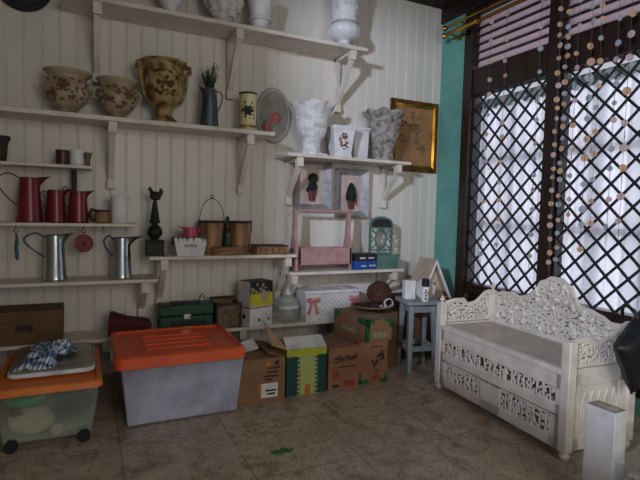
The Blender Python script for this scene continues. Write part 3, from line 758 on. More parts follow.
t = thing('enamel_bin', 'chipped white enamel box with jagged dark rim and script mark', 'box', (.785, 4.14, ZF), R(-4)); t.scale = (1, .8, .82)
MB().frustum((-.105, .105), (-.075, .075), (-.135, .135), (-.09, .09), 0, .185).build('body', 'white', t, bevel=.006)
p = [(-.136, .187)]; rnd = random.Random(3)
for k in range(19):
    x = -.134 + k * .268 / 18; p.append((x, .187)); p.append((x + .006, .187 - rnd.choice((.01, .016, .03, .055)) * (.6 + .5 * rnd.random())))
p.append((.136, .187))
q = [(x, z) for x, z in p]
vs = [(x, -.0755 - .015 * z / .185 - .0015, z) for x, z in q]
m = MB(); top = .1895
for (x0, z0), (x1, z1) in zip(q, q[1:]):
    f = lambda z: -.075 - .015 * z / .185
    m.add([(x0, f(z0) - .002, z0), (x1, f(z1) - .002, z1), (x1, f(top) - .002, top), (x0, f(top) - .002, top), (x0, f(z0) + .003, z0), (x1, f(z1) + .003, z1), (x1, f(top) + .003, top), (x0, f(top) + .003, top)],
          [(0, 1, 2, 3), (7, 6, 5, 4), (3, 2, 6, 7), (0, 4, 5, 1), (0, 3, 7, 4), (1, 5, 6, 2)])
m.build('chipped_rim', 'iron', t)
m = MB().tube([(-.05, -.0845, .10), (-.035, -.0855, .115), (-.02, -.0845, .10), (0, -.0855, .115), (.02, -.0845, .10), (.045, -.0855, .112)], .005, 6)
for k in range(7): m.ball((-.045 + k * .015, -.0845, .105 + .004 * math.sin(k * 2)), (.006, .002, .010), 8, 4)
m.tube([(-.055, -.083, .085), (.0, -.083, .08), (.05, -.084, .09)], .0025, 5).build('script_mark', 'zinc', t)
MB().box(-.146, -.128, -.02, .02, .10, .19).build('side_bracket', 'iron', t, bevel=.003)
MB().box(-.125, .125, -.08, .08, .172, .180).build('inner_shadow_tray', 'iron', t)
pitcher('pink_jug', 'small pink enamel jug sitting in the chipped white box', (.785, 4.14, ZF + .1480), .058, .052, .085, 'pink', None, 1, .005, .06, .025, .85, .3)

def bucket(label, X, Y, r0, r1, h, rz=0, bail=False):
    t = thing('copper_bucket', label, 'bucket', (X, Y, ZF), rz, 'copper buckets on the middle shelf')
    MB().lathe(shell([(r0, 0), (r0 * 1.01, .006), (r0 + (r1 - r0) * .5, h * .5), (r1, h - .01), (r1 + .004, h)], .004), 36).build('body', 'copper', t, smooth=50)
    MB().lathe([(r1 - .001, h - .016), (r1 + .006, h - .012), (r1 + .006, h), (r1 - .001, h + .003)], 36).build('rim', 'iron', t)
    if bail:
        pts = [(r1 * math.cos(R(a)), 0, h - .01 + .205 * math.sin(R(a))) for a in range(0, 181, 10)]
        m = MB().tube(pts, .0035, 6).tube(arc(0, h + .20 + .012, .014, 0, 360, 12), .004, 6)
        m.build('bail_handle', 'iron', t)
    for sx in (-1, 1): MB().box(sx * r1 - .007, sx * r1 + .007, -.012, .012, h - .10, h + .01).build('ear', 'iron', t, bevel=.002)
    return t
bucket('copper bucket with raised wire bail handle', .998, 4.275, .098, .108, .285, 0, True)
bucket('copper bucket without bail, right of the dark bottle', 1.243, 4.275, .098, .110, .285)
t = thing('round_wooden_box', 'low round wooden tray in front of the copper buckets', 'tray', (1.090, 4.118, ZF), 0)
MB().lathe(shell([(.118, 0), (.122, .006), (.124, .062), (.126, .068)], .006), 40, sy=.44).build('body', 'wood', t, smooth=50)
MB().lathe([(.122, .05), (.129, .052), (.129, .066), (.122, .07)], 40, sy=.44).build('rim', 'wood', t)
t = thing('dark_bottle', 'slim dark green bottle between the copper buckets', 'bottle', (1.118, 4.208, ZF), 0)
MB().lathe(smoothprof([(.03, 0), (.032, .01), (.032, .15), (.028, .19), (.013, .225), (.012, .285), (.012, .29)], 4), 20).build('body', 'bottle', t)
MB().lathe([(.015, .285), (.016, .29), (.016, .325), (.0, .33)], 16).build('cap', 'iron', t)
t = thing('wooden_box', 'flat bark edged wooden block at the shelf end', 'wood block', (1.492, 4.16, ZF), 0)
MB().box(-.145, .145, -.09, .09, 0, .072).build('block', 'wood', t, bevel=.008)
MB().box(-.15, .15, -.094, .094, .072, .082).build('lid', 'browndk', t, bevel=.003)
m = MB()
for k in range(5): m.box(-.12 + k * .055, -.10 + k * .055, -.093, -.089, .015, .06)
m.build('bark_marks', 'brownrel', t)

# ------------------------------------------------------------------ lower right shelf
t = thing('pink_caddy', 'pink wooden caddy with tall end posts and top rail', 'caddy', (2.02, 4.17, ZG), 0)
MB().box(-.235, .295, -.055, -.043, .05, .215).box(-.235, .295, .08, .092, .05, .215).box(-.235, .295, -.055, .092, .05, .062).build('trough', 'pinkwood', t, bevel=.004)
for x in (-.29, .27):
    m = MB()
    m.prism([(-.055, 0), (-.03, 0), (-.02, .05), (.06, .05), (.07, 0), (.092, 0), (.085, .215), (.055, .34), (.04, .57), (-.01, .57), (-.02, .34), (-.055, .215)], x, x + .028, 'x')
    m.build('end_post', 'pinkwood', t, bevel=.004)
MB().box(-.30, .31, .0, .03, .545, .572).build('top_rail', 'pinkwood', t, bevel=.005)
t = thing('small_carton', 'small blue and black carton beside the pink caddy', 'box', (2.458, 4.16, ZG), R(2))
MB().box(-.125, .125, -.07, .07, 0, .085).build('lower_half', 'bluecard', t, bevel=.002)
MB().box(-.124, .124, -.069, .069, .085, .155).build('upper_half', 'blackcard', t, bevel=.002)
m = MB()
for (a, z, w) in ((-.07, .105, .055), (.03, .105, .06), (-.05, .028, .05), (.04, .03, .07)):
    k = a
    while k < a + w: m.box(k, k + .008, -.0715, -.069, z, z + .016); k += .011
m.build('print_marks', 'paper', t)

t = thing('green_lantern', 'sage green arched metal letter holder with oval fretwork', 'lantern', (2.706, 4.19, ZG), 0)
MB().box(-.105, .155, -.07, .07, 0, .135).box(-.115, .16, -.075, .075, .125, .138).build('base_box', 'greenmetal', t, bevel=.003)
w = .135; z0 = .138; zt = .42; X0 = -.02
def ann(pi, po, y0, y1):
    m = MB(); n = len(pi)
    for k in range(n):
        a, b_ = po[k], po[(k + 1) % n]; c, d = pi[(k + 1) % n], pi[k]
        m.add([(a[0], y0, a[1]), (b_[0], y0, b_[1]), (c[0], y0, c[1]), (d[0], y0, d[1]), (a[0], y1, a[1]), (b_[0], y1, b_[1]), (c[0], y1, c[1]), (d[0], y1, d[1])],
              [(0, 1, 2, 3), (7, 6, 5, 4), (0, 4, 5, 1), (2, 6, 7, 3)])
    return m
def archpts(w, zb, zs, rise, n=14): return [(X0 - w, zb)] + [(X0 + w, zb)] + [(X0 + w * math.cos(PI * k / n), zs + rise * math.sin(PI * k / n)) for k in range(n + 1)]
m = ann(archpts(w - .018, z0 + .018, .44, .058), archpts(w, z0, .44, .08), -.012, .012)
m.box(X0 - w + .01, X0 + w - .01, -.010, .010, .395, .412).box(X0 - w + .01, X0 + w - .01, -.010, .010, .175, .19)
m.build('arched_frame', 'greenmetal', t)
MB().prism([(X0 + (w - .014) * math.cos(PI * k / 14), .44 + .06 * math.sin(PI * k / 14)) for k in range(15)] + [(X0 - w + .014, .405), (X0 + w - .014, .405)], -.004, .004).build('dark_window', 'blackcard', t)
MB().tube([(X0 + .062 * math.cos(k * PI / 12), 0, .292 + .092 * math.sin(k * PI / 12)) for k in range(25)], .011, 8).build('oval_ring', 'greenmetal', t)
m = MB()
for sx in (-1, 1):
    for sz in (-1, 1): m.tube([(X0 + sx * .05, 0, .292 + sz * .05), (X0 + sx * .118, 0, .292 + sz * .1)], .009, 8)
    m.tube([(X0 + sx * .12, 0, .33), (X0 + sx * .085, 0, .292), (X0 + sx * .12, 0, .255)], .008, 8)
m.build('fretwork', 'greenmetal', t)

# ------------------------------------------------------------------ low shelf
t = thing('cardboard_box', 'old brown cardboard box on the low shelf at the far left', 'box', (-.49, 4.07, ZI), 0)
MB().box(-.33, .335, 0, .30, 0, .235).build('carton', 'carddk', t, bevel=.004)
MB().box(-.332, .337, -.003, .303, .165, .245).build('lid', 'carddk', t, bevel=.004)
m = MB()
for k in range(6): m.box(.04 + .018 * k, .052 + .018 * k, -.0045, -.002, .095 - .01 * math.sin(k * 1.7), .15 + .008 * math.cos(k * 2.1))
m.box(.03, .15, -.0045, -.002, .115, .125).build('black_marking', 'ink', t)
t = thing('red_bag', 'dark red folded fabric bag on the low shelf', 'bag', (.325, 4.16, ZI), R(-4))
m = MB().add([(x * .165, y * .09, z) for z, s in ((0, 1), (.1, 1)) for x, y in ((-1, -1), (1, -1), (1, 1), (-1, 1))], [(0, 3, 2, 1), (0, 1, 5, 4), (1, 2, 6, 5), (2, 3, 7, 6), (3, 0, 4, 7), (4, 5, 6, 7)])
m = MB().frustum((-.165, .165), (-.09, .09), (-.16, .15), (-.075, .075), 0, .09)
m.build('body', 'darkred', t, bevel=.02)
MB().prism([(-.165, .07), (.165, .06), (.15, .105), (-.02, .135), (-.15, .185)], -.085, .08).build('flap', 'darkred', t, bevel=.015)
t = thing('tool_case', 'dark green tool case with wire handle on the low shelf', 'case', (.755, 4.16, ZI), 0)
MB().box(-.215, .215, -.085, .085, 0, .13).build('body', 'toolgreen', t, bevel=.01)
MB().box(-.22, .22, -.09, .09, .133, .225).build('lid', 'toolgreen', t, bevel=.014)
MB().box(-.12, .12, -.05, .05, .222, .236).build('grip_recess', 'iron', t, bevel=.003)
MB().box(-.03, .03, -.096, -.085, .10, .15).build('latch', 'steel', t, bevel=.003)
MB().box(-.13, .16, -.0875, -.084, .02, .095).build('label_panel', 'blackcard', t)
MB().tube([(.11, 0, .225), (.125, 0, .275), (.145, 0, .30), (.165, 0, .285), (.15, 0, .26)], .005, 6).build('wire_handle', 'iron', t)
t = thing('wicker_basket', 'square brown wicker box leaning open on the low shelf', 'basket', (1.100, 4.17, ZI), R(4))
MB().box(-.105, .105, -.09, -.078, 0, .205).box(-.105, .105, .07, .082, 0, .235).box(-.105, -.093, -.09, .082, 0, .205).box(.093, .105, -.09, .082, 0, .205).box(-.105, .105, -.09, .082, 0, .012).build('sides', 'brown', t, bevel=.003)
m = MB().box(-.115, .115, -.096, -.076, .195, .215).box(-.115, .115, .068, .09, .228, .25).box(-.115, -.09, -.096, .085, .195, .215).box(.09, .115, -.096, .085, .195, .215).box(-.115, -.095, -.097, -.075, 0, .2).box(.095, .115, -.097, -.075, 0, .2)
m.build('dark_rim', 'browndk', t, bevel=.004)
t = thing('product_box', 'white and yellow product box with a red line on the low shelf', 'box', (1.372, 4.17, ZI), R(20))
MB().box(-.125, .125, -.085, .085, 0, .39).build('carton', 'paper', t, bevel=.003)
MB().box(-.1255, .1255, -.0865, -.084, .285, .391).build('picture_panel', 'blackcard', t)
m = MB(); rnd = random.Random(9)
for k in range(16): m.ball((rnd.uniform(-.11, .11), -.087, rnd.uniform(.29, .385)), (rnd.uniform(.008, .02), .0012, rnd.uniform(.006, .016)), 8, 4)
m.build('picture_details', 'cream', t)
MB().box(-.1255, .1255, -.0865, -.084, .175, .285).build('yellow_band', 'yellow', t)
MB().ball((.035, -.087, .255), (.045, .0018, .05), 14, 6).build('portrait_patch', 'shellpink', t)
MB().box(-.1262, .1262, -.0862, .0862, .158, .168).build('red_line', 'redink', t)
MB().ball((-.02, -.086, .05), (.014, .0015, .016), 10, 5).ball((.085, -.086, .05), (.012, .0015, .012), 10, 5).box(-.1265, -.124, -.02, .02, .06, .10).build('print_marks', 'ink', t)
MB().box(-.12, .12, -.08, .08, .3905, .392).build('top_print', 'blackcard', t)

t = thing('plastic_jar', 'clear plastic dispenser jar with white cap beside the chest', 'jar', (1.695, 4.20, ZI), 0)
MB().lathe(shell(smoothprof([(.095, 0), (.10, .01), (.10, .09), (.094, .10), (.10, .11), (.10, .17), (.09, .215), (.03, .235), (.03, .245)], 4), .004), 32).build('body', 'thinclear', t)
MB().lathe([(.101, .12), (.104, .125), (.104, .14), (.101, .145)], 32).build('white_band', 'paper', t)
MB().lathe([(.032, .243), (.032, .262), (.014, .266), (.013, .30), (.0, .302)], 20).build('cap', 'paper', t)

t = thing('white_chest', 'white lidded chest with two pink bows on the low shelf', 'chest', (2.095, 4.19, ZI), 0)
MB().box(-.27, .29, -.12, .12, 0, .25).build('body', 'white', t, bevel=.004)
MB().box(-.28, .30, -.128, .128, .252, .285).build('lid', 'white', t, bevel=.006)
m = MB()
for s in (1, -1):
    for k in range(-10, 13):
        a = (k * .05, .0) if s > 0 else (k * .05 + .24, .0); b_ = (a[0] + s * .24, .24)
        t0, t1 = 0, 1; dx = b_[0] - a[0]
        for lim, up in ((-.15, False), (.17, True)):
            q = (lim - a[0]) / dx
            if (dx > 0) == up: t1 = min(t1, q)
            else: t0 = max(t0, q)
        if t1 - t0 > .05: m.tube([(a[0] + dx * t0, -.121, .005 + .24 * t0), (a[0] + dx * t1, -.121, .005 + .24 * t1)], .0028, 4)
m.build('lattice_relief', 'slatelt', t)
for x in (-.20, .235):
    m = MB()
    for sx in (-1, 1):
        m.ball((x + sx * .035, -.128, .20), (.036, .012, .026), 12, 7, None)
        m.prism([(x, .19), (x + sx * .025, .19), (x + sx * .062, .075), (x + sx * .03, .06)], -.128, -.121)
    m.ball((x, -.134, .197), (.015, .012, .016), 10, 6); m.build('bow', 'bow', t)
m = MB().tube([(.06, -.10, .286), (.10, -.06, .30), (.14, -.09, .288), (.16, -.125, .27), (.17, -.136, .18)], .004, 6)
m.build('string', 'lace', t)

# ------------------------------------------------------------------ floor row: storage boxes
def tote(label, loc, bx, by, tx, ty, h, body, lidmat, lx, ly, lh, group, ribs=4, skirt=.030):
    t = thing('storage_box', label, 'storage box', loc, 0, group)
    th = .006; m = MB()
    # thin-walled open body: outer and inner skins joined at the rim
    o = [(bx[0], by[0], 0.012), (bx[1], by[0], .012), (bx[1], by[1], .012), (bx[0], by[1], .012), (tx[0], ty[0], h), (tx[1], ty[0], h), (tx[1], ty[1], h), (tx[0], ty[1], h)]
    m.add(o, [(0, 3, 2, 1), (0, 1, 5, 4), (1, 2, 6, 5), (2, 3, 7, 6), (3, 0, 4, 7)])
    m.build('body', body, t, solid=.004)
    m = MB(); rings = []
    for ins, z in ((.012, h - skirt), (.0, h - skirt + .006), (.004, h + lh - .010), (.014, h + lh), (.034, h + lh), (.046, h + lh - .014)):
        rings.append([(x, y, z) for x, y in rrect(lx[0] + ins, lx[1] - ins, ly[0] + ins, ly[1] - ins, .055 - ins * .6)])
    k = len(rings[0]); vs = [p for r_ in rings for p in r_]
    fs = [(j * k + i, j * k + (i + 1) % k, (j + 1) * k + (i + 1) % k, (j + 1) * k + i) for j in range(len(rings) - 1) for i in range(k)]
    fs.append(tuple((len(rings) - 1) * k + i for i in range(k)))
    m.add(vs, fs); lid = m.build('lid', lidmat, t, smooth=30)
    if ribs:
        m = MB()
        for k in range(ribs):
            y = ly[0] + (ly[1] - ly[0]) * (.28 + .15 * k); w = lx[1] - lx[0]
            m.box(lx[0] + w * .24, lx[1] - w * .24, y - .022, y + .022, h + lh - .016, h + lh - .002)
        m.build('lid_ribs', lidmat, t, bevel=.005)
    return t
G = 'plastic storage boxes with orange lids'
t = tote('large milky plastic storage box with bright orange lid', (.59, 3.24, 0), (-.35, .35), (0, .60), (-.385, .395), (-.012, .66), .405, 'milky', 'orange', (-.428, .412), (-.035, .70), .052, G, 4)
for sx, xx in ((-1, -.428), (1, .412)):
    MB().box(xx - .012, xx + .012, .22, .42, .36, .425).build('clip', 'lace', t, bevel=.004)
MB().box(-.36, .37, -.006, .0, .30, .304).build('body_seam', 'milky', t)
tag(MB().prism([(-.335, .05), (.33, .12), (.335, .375), (-.338, .375)], .014, .58).build('folded_bedding', 'fabblue', None, (.59, 3.24, 0), bevel=.02), 'folded blue grey bedding inside the large milky box', 'bedding')
tag(MB().prism([(-.33, .018), (.33, .018), (.33, .115), (-.33, .046)], .012, .58).build('folded_sheet', 'fabpale', None, (.59, 3.24, 0), bevel=.006), 'folded pale sheet at the bottom of the large milky box', 'bedding')

t = tote('clear plastic storage box with amber orange lid and black wheels', (-.195, 3.16, .035), (-.225, .225), (0, .55), (-.25, .265), (-.01, .62), .29, 'clear', 'orange2', (-.285, .29), (-.03, .76), .040, G, 0, .008)
for (x, y) in ((-.185, -.004), (.185, -.004), (-.19, .52), (.185, .52)):
    MB().cyl((x, y - .022, .0), (x, y + .022, .0), .035, n=20).build('wheel', 'rubber', t)
for x in (-.10, .06): MB().box(x - .03, x + .03, -.036, -.028, .290, .306).build('lid_tab', 'orange2', t, bevel=.003)
def lump(name, label, cat, c, s, m, seed):
    b = MB().ball((0, 0, 0), s, 28, 18)
    out = []
    for p in b.v:
        n = noise.noise(Vector(p) * 9 + Vector((seed, seed, 0))); k = 1 + .22 * n
        out.append((p[0] * k, p[1] * k, p[2] * k))
    b.v = out
    return tag(b.build(name, m, None, c, smooth=180), label, cat)
lump('plastic_bag', 'green plastic bag seen inside the clear box, upper left', 'bag', (-.315, 3.26, .262), (.10, .085, .040), 'fabgreen', 1)
lump('folded_clothes', 'dark clothing seen inside the clear box, right half', 'clothing', (-.075, 3.295, .195), (.115, .12, .095), 'fabdark', 2)
lump('folded_clothes', 'beige clothing seen inside the clear box, lower left', 'clothing', (-.285, 3.262, .130), (.120, .088, .075), 'fabbeige', 3)
lump('folded_clothes', 'olive clothing at the very back of the clear box', 'clothing', (-.19, 3.55, .16), (.17, .10, .10), 'fabolive', 4)
lump('folded_clothes', 'grey green clothing lying low on the right inside the clear box', 'clothing', (-.075, 3.285, .082), (.11, .095, .030), 'fabolive', 7)
lump('red_bundle', 'small red bundle under the green bag in the clear box', 'cloth', (-.352, 3.185, .205), (.034, .014, .014), 'red', 5)
lump('floral_packet', 'small pink floral packet at the bottom front of the clear box', 'packet', (-.150, 3.182, .085), (.034, .012, .036), 'shellpink', 6)

t = thing('wrapped_quilt', 'flat olive quilt in clear wrap lying on the amber lid', 'quilt', (-.185, 3.62, .365), 0)
MB().prism(rrect(-.235, .24, -.32, .27, .06), .002, .030, 'z').build('white_edge', 'fabpale', t, bevel=.010)
MB().prism(rrect(-.228, .233, -.310, .263, .06), .028, .050, 'z').build('quilt_top', 'quilt', t, bevel=.012)
# crumpled checked cloth
n = 34; vs = []; fs = []; uvs = []
for j in range(n + 1):
    for i in range(n + 1):
        u, v = i / n, j / n; x = (u - .5) * .33; y = (v - .5) * .86
        a = math.atan2(y * .55, x); s = .62 + .22 * math.sin(3 * a + .6) + .10 * math.sin(5 * a + 1)
        p = Vector((x * 5, y * 5, 2.0)); nn = noise.noise(p * 1.4); n2 = noise.noise(p * 3.1 + Vector((3, 1, 7)))
        e = max(abs(u - .5), abs(v - .5)) * 2
        z = .006 + max(0, (.075 * (nn + .55) + .03 * n2)) * (1 - .55 * e ** 3)
        vs.append((x * s + .02 * n2, y * s + .02 * nn, z)); uvs.append((u, v))
for j in range(n):
    for i in range(n): fs.append((j * (n + 1) + i, j * (n + 1) + i + 1, (j + 1) * (n + 1) + i + 1, (j + 1) * (n + 1) + i))
o = MB().add(vs, fs).build('checked_cloth', 'check', None, (-.205, 3.56, .415), (0, 0, R(-8)), smooth=180, solid=.003)
uvl = o.data.uv_layers.new(name='UVMap')
for lp in o.data.loops: uvl.data[lp.index].uv = uvs[lp.vertex_index]
tag(o, 'crumpled blue and white checked cloth on the wrapped quilt', 'cloth')

# ------------------------------------------------------------------ floor row: cartons
def flap(p0, p1, d, th=.004):
    """thin panel hinged on edge p0-p1, reaching by vector d"""
    p0, p1, d = Vector(p0), Vector(p1), Vector(d)
    nrm = (p1 - p0).cross(d).normalized() * th
    a = [p0, p1, p1 + d, p0 + d]
    return MB().add([tuple(p) for p in a] + [tuple(p + nrm) for p in a], [(0, 1, 2, 3), (7, 6, 5, 4), (0, 4, 5, 1), (1, 5, 6, 2), (2, 6, 7, 3), (3, 7, 4, 0)])
def open_box(x0, x1, y0, y1, h, th=.006):
    return MB().box(x0, x1, y0, y0 + th, 0, h).box(x0, x1, y1 - th, y1, 0, h).box(x0, x0 + th, y0 + th, y1 - th, 0, h).box(x1 - th, x1, y0 + th, y1 - th, 0, h).box(x0 + th, x1 - th, y0 + th, y1 - th, 0, th)
t = thing('cardboard_box', 'plain brown cardboard box with white label and loose flaps', 'box', (1.14, 3.295, .0), R(-1))
open_box(-.18, .18, 0, .42, .325).build('carton', 'card', t)
flap((-.18, .0, .325), (.18, .0, .325), (.0, .17, .012)).build('front_flap', 'card', t)
flap((.18, .0, .325), (.18, .42, .325), (-.13, 0, .035)).build('side_flap', 'card', t)
flap((-.18, .0, .33), (-.18, .42, .33), (.16, .0, .015)).build('side_flap', 'card', t)
flap((-.08, .16, .338), (.04, .20, .346), (-.01, .12, .045)).build('paper_scrap', 'paper', t)
MB().box(.0, .125, -.0015, .001, .04, .145).build('white_label', 'paper', t)
m = MB().box(.03, .115, -.0028, -.001, .085, .098).box(.045, .105, -.0028, -.001, .06, .074)
for (x, z, w_, h_) in ((.02, .19, .11, .012), (.04, .22, .08, .012), (.05, .25, .09, .012), (.03, .165, .05, .012), (.10, .275, .03, .03)): m.box(x, x + w_, -.0018, .001, z, z + h_)
m.build('dark_print', 'ink', t)
MB().box(-.02, .0, -.0016, .001, .04, .145).box(.03, .07, -.0016, .001, .27, .30).build('orange_print', 'orangeink', t)

t = thing('open_carton', 'open lime and dark green carton with raised flaps', 'box', (1.518, 3.345, 0), R(-1))
open_box(-.163, .163, 0, .36, .355).build('carton', 'limepale', t)
for x0, x1, sg in ((-.1635, -.075, 1), (.09, .1635, -1)):
    edge = []
    n_ = 9
    zz = [.0 + .30 * k / (n_ * 2) for k in range(n_ * 2 + 1)]
    if sg > 0: p = [(x0, 0), *[(x1 + (.010 if k % 2 else -.004), z) for k, z in enumerate(zz)], (x0, .30)]
    else: p = [(x1, 0), (x1, .30), *[(x0 - (.010 if k % 2 else -.004), z) for k, z in reversed(list(enumerate(zz)))]]
    MB().prism(p, -.0015, .001).build('green_panel', 'forest', t)
    q = [(x1 + .014, z) if sg > 0 else (x0 - .014, z) for z in zz]
    m = MB()
    for k, (xx, z) in enumerate(q):
        if k % 2: m.ball((xx, -.001, z), (.008, .001, .011), 8, 4)
    m.build('scalloped_border', 'brownrel', t)
MB().box(-.1645, .1645, -.0022, .001, .302, .356).box(-.1648, -.16, -.002, .36, .302, .356).build('lime_band', 'lime', t)
MB().box(-.1643, -.162, .0, .36, 0, .302).build('side_panel', 'forest', t)
MB().box(-.012, .035, -.002, .001, 0, .075).build('orange_patch', 'orangeink', t)
flap((-.160, .006, .356), (.163, .004, .356), (.004, .11, .065)).build('front_flap', 'paper', t)
def skew_flap(p, th):
    p = [Vector(q) for q in p]; nr = (p[1] - p[0]).cross(p[3] - p[0]).normalized() * th
    return MB().add([tuple(q) for q in p] + [tuple(q + nr) for q in p], [(0, 1, 2, 3), (7, 6, 5, 4), (0, 4, 5, 1), (1, 5, 6, 2), (2, 6, 7, 3), (3, 7, 4, 0)])
q = [(-.162, .005, .356), (-.162, .35, .356), (-.235, .36, .50), (-.275, .03, .395)]
skew_flap(q, .004).build('side_flap', 'lime', t)
skew_flap([(x + .004, y, z + .004) for x, y, z in q], -.003).build('flap_lining', 'cardin', t)
skew_flap([(.160, .01, .357), (.160, .35, .357), (.05, .34, .335), (.05, .02, .335)], .003).build('side_flap', 'lime', t)
lump('plastic_wrap', 'crumpled clear plastic sticking out of the open lime carton', 'plastic wrap', (1.57, 3.58, .36), (.12, .10, .09), 'thinclear', 9)

t = thing('cardboard_box', 'small reddish cardboard box with printed lettering in front', 'box', (1.835, 3.335, 0), R(-1))
MB().box(-.135, .135, 0, .37, 0, .335).build('carton', 'cardred', t, bevel=.003)
m = MB(); rnd = random.Random(2)
x = -.09
while x < .10:                                                        # tall script-like word
    m.tube([(x, -.001, .235 + .01 * math.sin(x * 60)), (x + .012, -.001, .268 + .012 * math.sin(x * 90)), (x + .02, -.001, .24), (x + .028, -.001, .255)], .005, 5); x += .026
m.tube([(-.095, -.001, .222), (.0, -.001, .228), (.10, -.001, .238)], .004, 5)
m.box(-.05, .105, -.0018, .001, .175, .184)
for (a, z, w_) in ((-.10, .02, .06),): m.box(a, a + w_, -.0018, .001, z, z + .022)
m.build('dark_print', 'ink', t)
m = MB().lathe([(.024, -.001), (.030, -.001), (.030, .001), (.024, .001)], 20, T=Matrix.Translation((-.07, -.0005, .12)) @ RX)
m.box(-.12, -.045, -.0016, .001, .165, .172).box(.0, .10, -.0016, .001, .02, .07).build('red_print', 'redink', t)

def corner_tape(m, x, y, z, sx, sz, l=.075, w=.026):
    """L marks of tape around one front corner of a box, on front face and side face"""
    m.box(min(x, x + sx * w), max(x, x + sx * w), y - .0016, y + .001, min(z, z + sz * l), max(z, z + sz * l))
    m.box(min(x, x + sx * l), max(x, x + sx * l), y - .0016, y + .001, min(z, z + sz * w), max(z, z + sz * w))
t = thing('cardboard_box', 'cardboard box with green corners and dark plant print, below another', 'box', (2.13, 3.375, 0), R(-1))
MB().box(-.14, .135, 0, .46, 0, .345).build('carton', 'cardred', t, bevel=.003)
m = MB(); corner_tape(m, -.1405, 0, .0, 1, 1, .10, .03); corner_tape(m, .1355, 0, .0, -1, 1, .07, .025)
m.box(-.1416, -.139, 0, .07, 0, .13); m.build('green_corners', 'tape', t)
m = MB()
for (x, z, a, s) in ((.075, .24, .3, .035), (.05, .225, .9, .03), (.095, .215, -.2, .03), (.08, .20, .5, .026), (.0, .165, -.6, .03), (.02, .15, .7, .03), (.035, .18, 1.3, .025), (.03, .09, .2, .022)):
    m.ball((0, 0, 0), (s * .35, .0016, s), 10, 5, Matrix.Translation((x, -.001, z)) @ Matrix.Rotation(a, 4, 'Y'))
m.box(-.03, .08, -.0018, .001, .295, .303).build('plant_print', 'ink', t)
MB().box(-.01, .07, -.0016, .001, .02, .06).build('red_print', 'redink', t)
t = thing('cardboard_box', 'cardboard box with green taped corners, stacked on the plant print box', 'box', (2.175, 3.365, .3455), R(2.5))
MB().box(-.12, .12, 0, .54, 0, .178).build('carton', 'card', t, bevel=.003)
m = MB()
for sx, x in ((1, -.1205), (-1, .1205)): corner_tape(m, x, 0, .1785, sx, -1, .07, .028); 
m.box(-.1205, -.092, -.0016, .001, 0, .1785)
m.box(-.1216, -.119, 0, .03, 0, .179).box(-.1216, -.119, 0, .15, .13, .179).box(-.1216, -.119, .44, .54, .13, .179).box(-.1216, -.119, .51, .54, .06, .179)
m.box(-.1216, -.09, 0, .14, .1775, .180).box(-.1216, -.0, 0, .028, .1775, .180).box(.06, .1216, 0, .028, .1775, .180).box(-.1216, -.09, .42, .54, .1775, .180)
m.build('green_tape', 'tape', t)
m = MB()
for k in range(7): m.box(-.1213, -.119, .17 + k * .035, .195 + k * .035, .03, .07 + .012 * (k % 2))
for k in range(4): m.box(-.06 + k * .033, -.037 + k * .033, -.0014, .001, .03, .075)
m.build('green_print', 'fabolive', t)

t = thing('cardboard_box', 'plain dark cardboard box half hidden behind the stacked boxes', 'box', (2.425, 3.67, 0), 0)
MB().box(-.13, .14, 0, .36, 0, .50).build('carton', 'carddk', t, bevel=.003)
MB().box(-.132, .142, -.002, .362, .497, .503).build('lid_flaps', 'carddk', t)
t = thing('cardboard_box', 'plain cardboard box under the birdhouse, behind the stool', 'box', (3.03, 3.78, 0), 0)
MB().box(-.28, .24, .03, .46, 0, .565).build('carton', 'carddk', t, bevel=.003)
MB().box(-.282, .242, .028, .462, .562, .568).build('lid_flaps', 'carddk', t)

t = thing('wicker_tray', 'dark brown shallow wicker tray lying on the stacked boxes', 'tray', (2.335, 3.74, .524), 0)
MB().lathe(shell(smoothprof([(.11, 0), (.15, .012), (.185, .034), (.19, .042)]), .006), 40, sy=.92).build('bowl', 'browndk', t)
MB().tube([(.187 * math.cos(k * PI / 16), .172 * math.sin(k * PI / 16), .042) for k in range(33)], .008, 8).build('rim', 'brown', t)
t = thing('rag_doll', 'rag doll head of auburn yarn hair with white lace, on the tray', 'doll', (2.41, 3.76, .536), 0)
b = MB(); rnd = random.Random(21)
b.ball((0, 0, .125), (.105, .10, .10), 20, 14)
for k in range(120):
    a = rnd.uniform(0, 2 * PI); p = rnd.uniform(-.5, 1.4)
    c = Vector((.10 * math.cos(a) * math.cos(p), .095 * math.sin(a) * math.cos(p), .125 + .10 * math.sin(p)))
    o2 = Vector((-math.sin(a), math.cos(a), rnd.uniform(-.8, .3))).normalized() * .035
    b.tube([c - o2, c * 1.0 + Vector((0, 0, .004)) + (c - Vector((0, 0, .125))).normalized() * .014, c + o2], .006, 5)
b.build('yarn_hair', 'hair', t)
m = MB()
for k in range(7):
    a = k * .9; m.tube([(.055 + .045 * math.cos(a + q * .5) - .02, -.105 - .008 * (k % 2), .055 + .04 * math.sin(a + q * .5)) for q in range(5)], .006, 6)
m.tube([(-.06 + .016 * q, -.112 - .006 * (q % 2), .03 + .014 * math.sin(q * 1.9)) for q in range(9)], .006, 6).build('lace_collar', 'lace', t)
MB().frustum((-.07, .07), (-.05, .05), (-.04, .04), (-.035, .035), 0, .07).build('body', 'browndk', t, bevel=.01)

